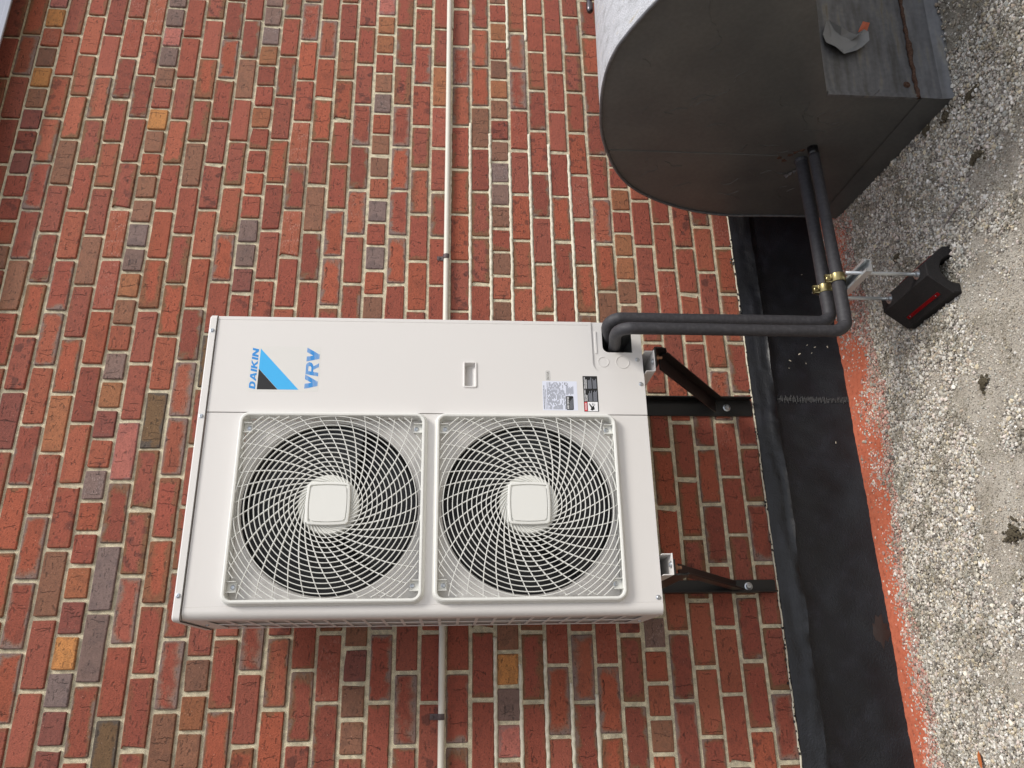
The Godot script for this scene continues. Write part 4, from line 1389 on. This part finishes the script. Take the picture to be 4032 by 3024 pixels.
	for q in [[-0.335, 0.395], [-0.350, 0.372], [-0.318, 0.365], [-0.30, 0.350], [-0.34, 0.425], [-0.29, 0.335]]:
		st = new_st()
		var ring := []
		for k in 9:
			var a := TAU * k / 9.0
			ring.append(Vector3(-0.0008, q[1] + sin(a) * rng.randf_range(0.004, 0.016), q[0] + cos(a) * rng.randf_range(0.004, 0.014)))
		for k in 9:
			tri(st, Vector3(-0.0024, q[1], q[0]), ring[k], ring[(k + 1) % 9])
		commit(st, "rust_blister", mats.rust, d)
	# ridges of lifting paint
	for k in 46:
		st = new_st()
		var z := rng.randf_range(-0.60, 0.35)
		var y := rng.randf_range(0.22, 0.95)
		if Vector2(z - 0.03, y - 0.33).length() > 0.66 or (z > -0.02 and y < 0.62 + z * 0.5):
			continue
		var rg := []
		var dirn := Vector2(rng.randf_range(-0.5, 0.5), rng.randf_range(-1, 1)).normalized()
		for j in rng.randi_range(4, 11):
			rg.append(Vector3(-0.0004, y, z))
			dirn = dirn.rotated(rng.randf_range(-0.7, 0.7))
			z += dirn.x * 0.011; y += dirn.y * 0.011
		tube(st, rg, [0.0011], 5, true)
		commit(st, "paint_ridge", mats.duct_paint, d)
	screw("rivet", Vector3(0.045, 0.130, 0.001), Vector3(0, 0, 1), 0.008, d, mats.rust)
	# the torn facing that curls away from the front
	st = new_st()
	var fl := [Vector2(0.205, 0.376), Vector2(0.240, 0.368), Vector2(0.255, 0.352), Vector2(0.222, 0.322), Vector2(0.212, 0.296), Vector2(0.196, 0.272), Vector2(0.222, 0.250), Vector2(0.215, 0.236), Vector2(0.180, 0.240), Vector2(0.160, 0.262), Vector2(0.140, 0.286), Vector2(0.136, 0.320), Vector2(0.150, 0.352), Vector2(0.175, 0.370)]
	var cen := Vector3(0.185, 0.31, 0.006)
	for k in fl.size():
		var a: Vector2 = fl[k]; var b: Vector2 = fl[(k + 1) % fl.size()]
		var za := 0.012 + 0.016 * absf(sin(k * 1.7)); var zb := 0.012 + 0.016 * absf(sin(((k + 1) % fl.size()) * 1.7))
		var ma := cen.lerp(Vector3(a.x, a.y, 0.009), 0.6); var mb := cen.lerp(Vector3(b.x, b.y, 0.009), 0.6)
		tri(st, cen, ma, mb)
		quad(st, ma, Vector3(a.x, a.y, za), Vector3(b.x, b.y, zb), mb)
	o = commit(st, "torn_flap", mats.flap, d)
	o.set_meta("label", "torn and curled piece of grey facing")
	st = new_st()
	quad(st, Vector3(0.222, 0.262, 0.010), Vector3(0.246, 0.252, 0.028), Vector3(0.240, 0.232, 0.030), Vector3(0.220, 0.236, 0.012))
	commit(st, "flap_lining", mats.sealant, d)
	# loose patch of peeled paint on the side
	for q in [[-0.44, 0.335, 0.020], [-0.425, 0.325, 0.014], [-0.41, 0.318, 0.016]]:
		st = new_st()
		var z: float = q[0]; var y: float = q[1]; var s: float = q[2]
		tri(st, Vector3(-0.001, y, z), Vector3(-0.001, y - s, z + s * 0.6), Vector3(-0.010, y - s * 0.6, z - s * 0.4))
		tri(st, Vector3(-0.001, y, z), Vector3(-0.008, y + s * 0.4, z + s * 0.7), Vector3(-0.001, y - s, z + s * 0.6))
		commit(st, "paint_flake", mats.duct_grey, d)

# ------------------------------------------------------------------ flashing, roof, gravel
func build_flashing() -> void:
	var f := thing("roof_flashing", "black bitumen flashing turned up along the foot of the brick wall", "flashing")
	var n := FastNoiseLite.new()
	n.seed = 15; n.frequency = 6.0; n.fractal_octaves = 3
	var n2 := FastNoiseLite.new()
	n2.seed = 16; n2.frequency = 28.0
	var x0 := -1.4; var x1 := 3.4
	var nx := 420
	# upper strip lapping over the lower sheet
	var zs := func(x: float, t: float) -> float:
		return 0.006 + 0.020 * t + n.get_noise_2d(x * 0.5, t * 0.6) * 0.010 * t + n2.get_noise_2d(x, t * 0.4) * 0.0035 * t
	var ye := func(x: float) -> float:
		return G - 0.608 + n.get_noise_1d(x * 0.7) * 0.006
	var st := new_st(true)
	for i in nx:
		var xa := lerpf(x0, x1, float(i) / nx); var xb := lerpf(x0, x1, float(i + 1) / nx)
		st.set_smooth_group(0)
		for j in 6:
			var ta := j / 6.0; var tb := (j + 1) / 6.0
			var v := func(x: float, t: float) -> Vector3:
				return Vector3(x, lerpf(G - 0.531, ye.call(x), t), zs.call(x, t))
			quad(st, v.call(xa, tb), v.call(xb, tb), v.call(xb, ta), v.call(xa, ta))
		st.set_smooth_group(1)
		quad(st, Vector3(xa, ye.call(xa), 0.006), Vector3(xb, ye.call(xb), 0.006), Vector3(xb, ye.call(xb), zs.call(xb, 1.0)), Vector3(xa, ye.call(xa), zs.call(xa, 1.0)))
		st.set_smooth_group(2)
		quad(st, Vector3(xa, G - 0.531, zs.call(xa, 0.0)), Vector3(xb, G - 0.531, zs.call(xb, 0.0)), Vector3(xb, G - 0.529, -0.004), Vector3(xa, G - 0.529, -0.004))
	commit(st, "cap_strip", mats.membrane, f)
	# lower sheet
	st = new_st(true)
	var zl := func(x: float, y: float) -> float:
		var t := 1.0 - (y / (G - 0.595))
		return 0.010 + 0.038 * t * t + n.get_noise_2d(x * 0.45, y * 0.8 + 9.0) * 0.006 + n2.get_noise_2d(x * 0.6, y * 0.6 + 5.0) * 0.0012
	for i in nx:
		var xa := lerpf(x0, x1, float(i) / nx); var xb := lerpf(x0, x1, float(i + 1) / nx)
		for j in 12:
			var ya := -0.004 + (G - 0.591) * j / 12.0; var yb := -0.004 + (G - 0.591) * (j + 1) / 12.0
			quad(st, Vector3(xa, ya, zl.call(xa, ya)), Vector3(xb, ya, zl.call(xb, ya)), Vector3(xb, yb, zl.call(xb, yb)), Vector3(xa, yb, zl.call(xa, yb)))
	commit(st, "base_sheet", mats.membrane, f)
	# rough lap joint
	st = new_st()
	for i in 60:
		var y := 0.012 + 0.268 * i / 60.0
		var xm: float = 0.797 + 0.016 * y / 0.28 + rng.randf_range(-0.004, 0.004)
		var z: float = zl.call(xm, y)
		bbox(st, Vector3(xm - rng.randf_range(0.006, 0.016), y, z - 0.003), Vector3(xm + rng.randf_range(0.004, 0.014), y + 0.0028, z + rng.randf_range(0.0015, 0.0045)), 0.0012)
	commit(st, "lap_seam", mats.membrane, f)
	# brown blistered patch
	st = new_st(true)
	var pts := []
	for k in 18:
		var a := TAU * k / 18.0
		pts.append(Vector2(-0.028 + cos(a) * 0.045 * (1.0 + 0.35 * sin(k * 2.3)), 0.040 + sin(a) * 0.026 * (1.0 + 0.4 * sin(k * 3.1))))
	for k in 18:
		var a: Vector2 = pts[k]; var b: Vector2 = pts[(k + 1) % 18]
		tri(st, Vector3(-0.028, 0.040, zl.call(-0.028, 0.04) + 0.006), Vector3(a.x, maxf(a.y, 0.004), zl.call(a.x, a.y) + 0.0008), Vector3(b.x, maxf(b.y, 0.004), zl.call(b.x, b.y) + 0.0008))
	var o := commit(st, "blistered_patch", mats.blister, f)
	o.set_meta("label", "brown blistered patch low on the flashing")
	# gritty line of old sealant over the top edge
	st = new_st(true)
	var path := []
	var rad := []
	var x := x0
	while x < x1:
		path.append(Vector3(x, G - 0.5275 + n.get_noise_1d(x * 2.0) * 0.003, 0.0035))
		rad.append(0.0024 + absf(n2.get_noise_1d(x * 3.0)) * 0.003)
		x += 0.008
	tube(st, path, rad, 6, true)
	commit(st, "edge_sealant", mats.bead, f)
	# flecks of pale paint
	st = new_st()
	for i in 12:
		var xx := rng.randf_range(0.92, 1.2) if i < 9 else rng.randf_range(-0.5, 1.4)
		var yy := rng.randf_range(0.02, 0.27)
		var s := rng.randf_range(0.0012, 0.0042)
		var zc: float = zl.call(xx, yy)
		var tq := Transform3D(Basis(Vector3(0, 0, 1), rng.randf_range(0, TAU)), Vector3(xx, yy, zc + 0.0004))
		bbox(st, Vector3(-s * rng.randf_range(1.0, 2.6), -s * 0.5, -0.001), Vector3(s, s * 0.5, 0.0006), 0.0003, tq)
	o = commit(st, "paint_flecks", mats.bead, f)
	o.set_meta("kind", "stuff")
	st = new_st()
	for i in 120:
		var xx := rng.randf_range(-0.6, 1.5)
		var c := Vector3(xx, G - 0.5265 + rng.randfn(0.0, 0.0035), 0.006)
		var s := rng.randf_range(0.0008, 0.0028)
		bbox(st, c - Vector3(s * 1.5, s, s), c + Vector3(s * 1.5, s, s), s * 0.5)
	o = commit(st, "tar_specks", mats.membrane, f)
	o.set_meta("kind", "stuff")

func build_roof() -> void:
	var st := new_st()
	rect_xz(st, -40, 40, -0.06, 60, 0.0)
	var g := commit(st, "roof", mats.grit, self)
	g.set_meta("kind", "structure")
	# red sealant strip painted along the foot of the flashing
	st = new_st(true)
	var n := FastNoiseLite.new()
	n.seed = 33; n.frequency = 5.0; n.fractal_octaves = 4
	var nx := 420
	var edge := func(x: float) -> float:
		return lerpf(0.152, 0.224, smoothstep(0.1, 0.7, x)) + n.get_noise_1d(x) * 0.030 + n.get_noise_1d(x * 8.0) * 0.010
	for i in nx:
		var xa := lerpf(-1.4, 3.4, float(i) / nx); var xb := lerpf(-1.4, 3.4, float(i + 1) / nx)
		for j in 10:
			var v := func(x: float, t: float) -> Vector3:
				var z := lerpf(0.028, edge.call(x), t)
				return Vector3(x, 0.004 + (1.0 - t) * 0.007 + n.get_noise_2d(x * 4.0, z * 4.0) * 0.003 * (1.0 - t * t), z)
			quad(st, v.call(xa, (j + 1) / 10.0), v.call(xb, (j + 1) / 10.0), v.call(xb, j / 10.0), v.call(xa, j / 10.0))
	g = commit(st, "sealant_strip", mats.sealant, self)
	g.set_meta("kind", "structure")
	# loose gravel
	var stone := new_st()
	var pts := []
	var fi := (1.0 + sqrt(5.0)) * 0.5
	for q in [[-1, fi, 0], [1, fi, 0], [-1, -fi, 0], [1, -fi, 0], [0, -1, fi], [0, 1, fi], [0, -1, -fi], [0, 1, -fi], [fi, 0, -1], [fi, 0, 1], [-fi, 0, -1], [-fi, 0, 1]]:
		pts.append(Vector3(q[0], q[1], q[2]).normalized() * rng.randf_range(0.36, 0.58))
	for q in [[0, 11, 5], [0, 5, 1], [0, 1, 7], [0, 7, 10], [0, 10, 11], [1, 5, 9], [5, 11, 4], [11, 10, 2], [10, 7, 6], [7, 1, 8], [3, 9, 4], [3, 4, 2], [3, 2, 6], [3, 6, 8], [3, 8, 9], [4, 9, 5], [2, 4, 11], [6, 2, 10], [8, 6, 7], [9, 8, 1]]:
		tri(stone, pts[q[0]], pts[q[1]], pts[q[2]])
	stone.generate_normals()
	var mm := MultiMesh.new()
	mm.transform_format = MultiMesh.TRANSFORM_3D
	mm.use_colors = true
	mm.mesh = stone.commit()
	var dn := FastNoiseLite.new()
	dn.seed = 91; dn.frequency = 3.2; dn.fractal_octaves = 4
	var tones := [c8(240, 237, 228), c8(228, 224, 214), c8(206, 201, 190), c8(232, 227, 210), c8(178, 172, 160), c8(160, 152, 138), c8(132, 126, 118), c8(108, 103, 98), c8(214, 200, 168), c8(190, 172, 152), c8(184, 187, 180), c8(220, 206, 198), c8(244, 242, 238)]
	var xf: Array[Transform3D] = []
	var cl := PackedColorArray()
	var duct_t := Transform3D(Basis(Vector3.UP, deg_to_rad(-4.31)), Vector3(1.446, 0, 0.913)).affine_inverse()
	for i in 450000:
		var fine := i >= 250000
		var near := i < 170000 or fine
		var x := rng.randf_range(-0.75, 1.58) if near else rng.randf_range(-1.4, 2.6)
		var z := rng.randf_range(0.055, 1.45) if near else rng.randf_range(0.055, 2.3)
		var d := dn.get_noise_2d(x, z)
		var e: float = edge.call(x)
		var p := 0.0
		if z < e:
			p = 0.04 + 0.62 * smoothstep(0.5, 1.1, z / e + d * 0.6) + 0.32 * smoothstep(0.92, 1.10, x)
		else:
			# thick drift next to the strip, thinner with bare grit further out
			p = 0.95 - 0.85 * smoothstep(0.10, 0.45, z - e - 0.18 - d * 0.5 - 0.35 * smoothstep(0.8, 1.2, x)) + 0.35 * smoothstep(0.05, 0.35, d)
			p = clampf(maxf(p, 0.8 * smoothstep(1.05, 1.25, x + d * 0.3)), 0.09, 1.0)
		if fine:
			if z < e or rng.randf() > 0.9 + d:
				continue
		elif rng.randf() > p:
			continue
		if absf(x - 0.95) < 0.082 and absf(z - 0.638) < 0.130 and absf(x - 0.95) > 0.040:
			continue
		var l := duct_t * Vector3(x, 0, z)
		if l.x > -0.012 and l.z < 0.026 and l.z > -0.73:
			continue
		var s := rng.randf_range(0.0042, 0.0088)
		if rng.randf() < 0.05:
			s = rng.randf_range(0.009, 0.0145)
		if p < 0.3 and z > e:
			s *= 0.72
		if fine:
			s = rng.randf_range(0.0018, 0.0038)
		var b := Basis.from_euler(Vector3(rng.randf_range(0, TAU), rng.randf_range(0, TAU), rng.randf_range(0, TAU)))
		b = Basis(Vector3.UP, rng.randf_range(0, TAU)) * Basis.from_scale(Vector3(s * rng.randf_range(0.9, 1.5), s * rng.randf_range(0.6, 0.9), s)) * b
		var y := s * 0.28 + (0.006 * (1.0 - z / e) + 0.002 if z < e else 0.0)
		if p > 0.7:
			y += rng.randf_range(0.0, 0.006)
		xf.append(Transform3D(b, Vector3(x, y, z)))
		var c: Color = tones[rng.randi() % tones.size()].lerp(c8(198, 191, 180), 0.25)
		if fine:
			c = c.lerp(c8(166, 159, 148), 0.6)
		if z < e + 0.05 and rng.randf() < 0.55:
			c = c.lerp(c8(196, 120, 104), rng.randf_range(0.25, 0.75))
		elif dn.get_noise_2d(x * 2.0 + 30.0, z * 2.0) > 0.18 and rng.randf() < 0.6:
			c = c.lerp(c8(126, 119, 102), 0.5)
		cl.append((c * rng.randf_range(0.85, 1.08)).srgb_to_linear())
	mm.instance_count = xf.size()
	for i in xf.size():
		mm.set_instance_transform(i, xf[i])
		mm.set_instance_color(i, cl[i])
	print("stones ", xf.size())
	var mi := MultiMeshInstance3D.new()
	mi.multimesh = mm
	mi.material_override = mats.stone
	add_named(mi, "gravel", self)
	tag(mi, "pale loose gravel scattered over the flat roof", "gravel", "", "stuff")

func rect_xz(st: SurfaceTool, x0: float, x1: float, z0: float, z1: float, y: float) -> void:
	quad(st, Vector3(x0, y, z1), Vector3(x1, y, z1), Vector3(x1, y, z0), Vector3(x0, y, z0))

# ------------------------------------------------------------------ small things
func build_rest() -> void:
	# conduit along the wall with two straps
	var c := thing("wall_conduit", "thin pale metal conduit running level across the brick wall", "conduit", Vector3(0, G + 0.621, 0.0155))
	var st := new_st(true)
	var path := []
	for i in 41:
		var x := lerpf(-1.4, 3.4, i / 40.0)
		path.append(Vector3(x, 0.0010 * sin(x * 2.1) + 0.0012 * x, 0))
	tube(st, path, [0.0106], 14, true)
	commit(st, "conduit_pipe", mats.conduit, c)
	for x in [1.385, -0.265]:
		st = new_st()
		var p := PackedVector2Array()
		p.append(Vector2(-0.0125, 0.036)); p.append(Vector2(-0.0125, 0.016))
		for k in 9:
			var a := deg_to_rad(140.0 - 190.0 * k / 8.0)
			p.append(Vector2(cos(a), sin(a)) * 0.0128)
		var t := Transform3D(Basis(Vector3(0, 0, 1), Vector3(0, 1, 0), Vector3(-1, 0, 0)), Vector3(x + 0.009, 0.0012 * x, 0))
		var st2 := new_st()
		bar(st2, p, 0.0022, 0.0, 0.018)
		st.append_from(st2.commit(), 0, t)
		commit(st, "strap", mats.strap, c)
		screw("strap_screw", Vector3(x, 0.0285 + 0.0012 * x, -0.0115), Vector3(0, 0, 1), 0.0050, c, mats.strap)
	# metal eave over the wall
	var e := thing("metal_eave", "grey metal eave trim jutting out over the top of the brick wall", "eave", Vector3(0, 0, 0))
	st = new_st()
	bbox(st, Vector3(-1.5, G + 2.408, 0.112), Vector3(3.5, G + 2.66, 0.120), 0.002)
	bbox(st, Vector3(-1.5, G + 2.64, -0.10), Vector3(3.5, G + 2.67, 0.1118), 0.002)
	commit(st, "eave_fascia", mats.eave, e)
	st = new_st()
	bbox(st, Vector3(-1.5, G + 2.402, 0.114), Vector3(3.5, G + 2.424, 0.1245), 0.003)
	commit(st, "drip_edge", mats.eave, e)
	# stub of iron pipe on the wall behind the duct
	var s := thing("pipe_stub", "dark iron pipe end on the wall just above the duct", "pipe", Vector3(2.64, G - 0.001, 0.06))
	st = new_st(true)
	tube(st, [Vector3(0.012, 0.0, 0), Vector3(0.2, 0.001, 0), Vector3(0.75, 0.003, 0)], [0.0125], 14, true)
	commit(st, "stub_pipe", mats.pipe_dark, s)
	st = new_st(true)
	lathe(st, [Vector2(0.0155, -0.03), Vector2(0.0158, 0.0), Vector2(0.0145, 0.012), Vector2(0.010, 0.020), Vector2(0.0, 0.023)], facing(Vector3(0, 0, 0), Vector3(-1, 0, 0)), 16)
	commit(st, "end_cap", mats.pipe_dark, s)
	# litter on the roof
	st = new_st(true)
	tube(st, [Vector3(1.122, 0.014, 0.897), Vector3(1.108, 0.016, 0.842), Vector3(1.098, 0.013, 0.800), Vector3(1.090, 0.012, 0.771)], [0.0016, 0.0021, 0.0022, 0.0015], 7, true)
	tag(commit(st, "twig", mats.twig, self), "thin grey twig lying on the gravel beyond the rubber block", "twig")
	st = new_st()
	var lf := [Vector2(0, 0.026), Vector2(0.008, 0.014), Vector2(0.009, 0.0), Vector2(0.005, -0.014), Vector2(0, -0.022), Vector2(-0.006, -0.012), Vector2(-0.008, 0.002), Vector2(-0.006, 0.016)]
	for k in 8:
		var a: Vector2 = lf[k]; var b: Vector2 = lf[(k + 1) % 8]
		tri(st, Vector3(-0.397, 0.012, 0.405), Vector3(-0.397 + a.y, 0.016 + 0.3 * absf(a.x), 0.405 + a.x), Vector3(-0.397 + b.y, 0.016 + 0.3 * absf(b.x), 0.405 + b.x))
	tag(commit(st, "dry_leaf", mats.leaf, self), "small orange dry leaf on the gravel", "leaf")
	var fn := FastNoiseLite.new()
	fn.seed = 55; fn.frequency = 30.0; fn.fractal_octaves = 3
	for q in [[1.385, 1.005, 0.050, 0.022, "long dark moss clump in front of the duct corner"], [1.405, 0.885, 0.042, 0.030, "dark moss clump tucked against the near corner of the duct skirt"], [1.428, 0.785, 0.040, 0.024, "brown moss clump along the side skirt of the duct"], [1.205, 0.962, 0.046, 0.020, "dark moss clump beside the thin grey twig"], [0.589, 0.764, 0.026, 0.018, "small dark moss clump on bare grit below the unit"], [0.172, 0.735, 0.045, 0.036, "wide flat patch of dark moss on the bare grit"], [1.138, 0.506, 0.024, 0.016, "dark stone-like clump behind the rubber block near the pipes"]]:
		var root := Vector3(q[0], 0, q[1])
		st = new_st()
		for k in 150:
			var a := rng.randf_range(0, TAU)
			var r := absf(rng.randfn(0.0, 0.62)) * clampf(0.75 + 1.1 * fn.get_noise_2d(cos(a) * 0.04 + q[0] * 9.0, sin(a) * 0.04), 0.25, 1.4)
			var cc := root + Vector3(cos(a) * r * q[3], rng.randf_range(0.002, 0.004) + 0.008 * maxf(1.0 - r, 0.0), sin(a) * r * q[2])
			var s2 := rng.randf_range(0.0022, 0.0062)
			var prof := [Vector2(s2, -s2 * 0.3), Vector2(s2 * 0.7, s2 * 0.6), Vector2(0, s2 * 0.9)]
			lathe(st, prof, facing(cc, Vector3(rng.randf_range(-1.2, 1.2), 1, rng.randf_range(-1.2, 1.2))), 5)
		tag(commit(st, "moss_clump", mats.moss, self), q[4], "moss", "moss clumps on the gravel")

# the building turns a corner out of view on the left: its side wall shades that side of the roof
func build_side_wall() -> void:
	var w := thing("return_wall", "tall grey rendered return wall closing the left side of the roof", "wall", Vector3(-1.9, 0, 3.0))
	var st := new_st()
	bbox(st, Vector3(-0.25, 0.0, -3.2), Vector3(0.0, 6.0, 3.5), 0.003)
	commit(st, "wall_face", mats.far_render, w)
	st = new_st()
	bbox(st, Vector3(-0.30, 6.0, -3.25), Vector3(0.05, 6.08, 3.55), 0.006)
	commit(st, "coping", mats.mortar, w)

func _ready() -> void:
	rng.seed = 20240611
	# camera: a phone held upright, its picture lying on its side
	var cam := Camera3D.new()
	cam.name = "camera"
	add_child(cam)
	var yaw := 0.367919
	var pitch := -0.077317
	var roll := 0.0101
	var f := Vector3(sin(yaw) * cos(pitch), sin(pitch), -cos(yaw) * cos(pitch))
	var r := Vector3(cos(yaw), 0, sin(yaw))
	var u := r.cross(f)
	var r2 := r * cos(roll) + u * sin(roll)
	var u2 := u * cos(roll) - r * sin(roll)
	cam.transform = Transform3D(Basis(-u2, r2, -f), Vector3(-0.18896, G + 0.60242, 2.73386))
	cam.fov = 51.5447
	cam.near = 0.05
	cam.far = 200.0
	# bright overcast sky
	var env := Environment.new()
	var sky := Sky.new()
	var sm := ProceduralSkyMaterial.new()
	sm.sky_top_color = Color(0.93, 0.95, 1.0)
	sm.sky_horizon_color = Color(0.86, 0.88, 0.91)
	sm.sky_curve = 0.2
	sm.ground_bottom_color = Color(0.30, 0.28, 0.26)
	sm.ground_horizon_color = Color(0.55, 0.54, 0.53)
	sm.sun_angle_max = 0.0
	sky.sky_material = sm
	env.background_mode = Environment.BG_SKY
	env.sky = sky
	env.background_energy_multiplier = 0.7
	env.tonemap_mode = Environment.TONE_MAPPER_LINEAR
	env.tonemap_exposure = 1.78
	env.sdfgi_enabled = true
	env.ssao_enabled = true
	env.ssil_enabled = true
	var we := WorldEnvironment.new()
	we.name = "world_environment"
	we.environment = env
	add_child(we)
	# the brightest part of the cloud, high up and to the right
	var sun := DirectionalLight3D.new()
	sun.name = "sun"
	sun.light_energy = 0.5
	sun.light_angular_distance = 18.0
	sun.light_color = Color(1.0, 0.98, 0.95)
	sun.shadow_enabled = true
	add_child(sun)
	sun.look_at_from_position(Vector3(2.6, 5.0, 3.2), Vector3.ZERO, Vector3.UP)

	make_materials()
	mat("flap", c8(138, 139, 140), 0.6, 0.2)
	mat("far_render", c8(118, 112, 106), 0.9)
	mat("blister", c8(44, 31, 26), 0.6)
	paint_atlas()
	build_roof()
	build_wall(cam.position)
	build_flashing()
	build_duct()
	build_unit()
	build_bracket(0.104, 0.149, false, "black steel wall bracket under the unit at the side away from the pipes")
	build_bracket(0.743, 0.808, true, "black steel wall bracket under the unit next to the insulated pipes")
	build_pipes()
	build_rest()
	build_side_wall()
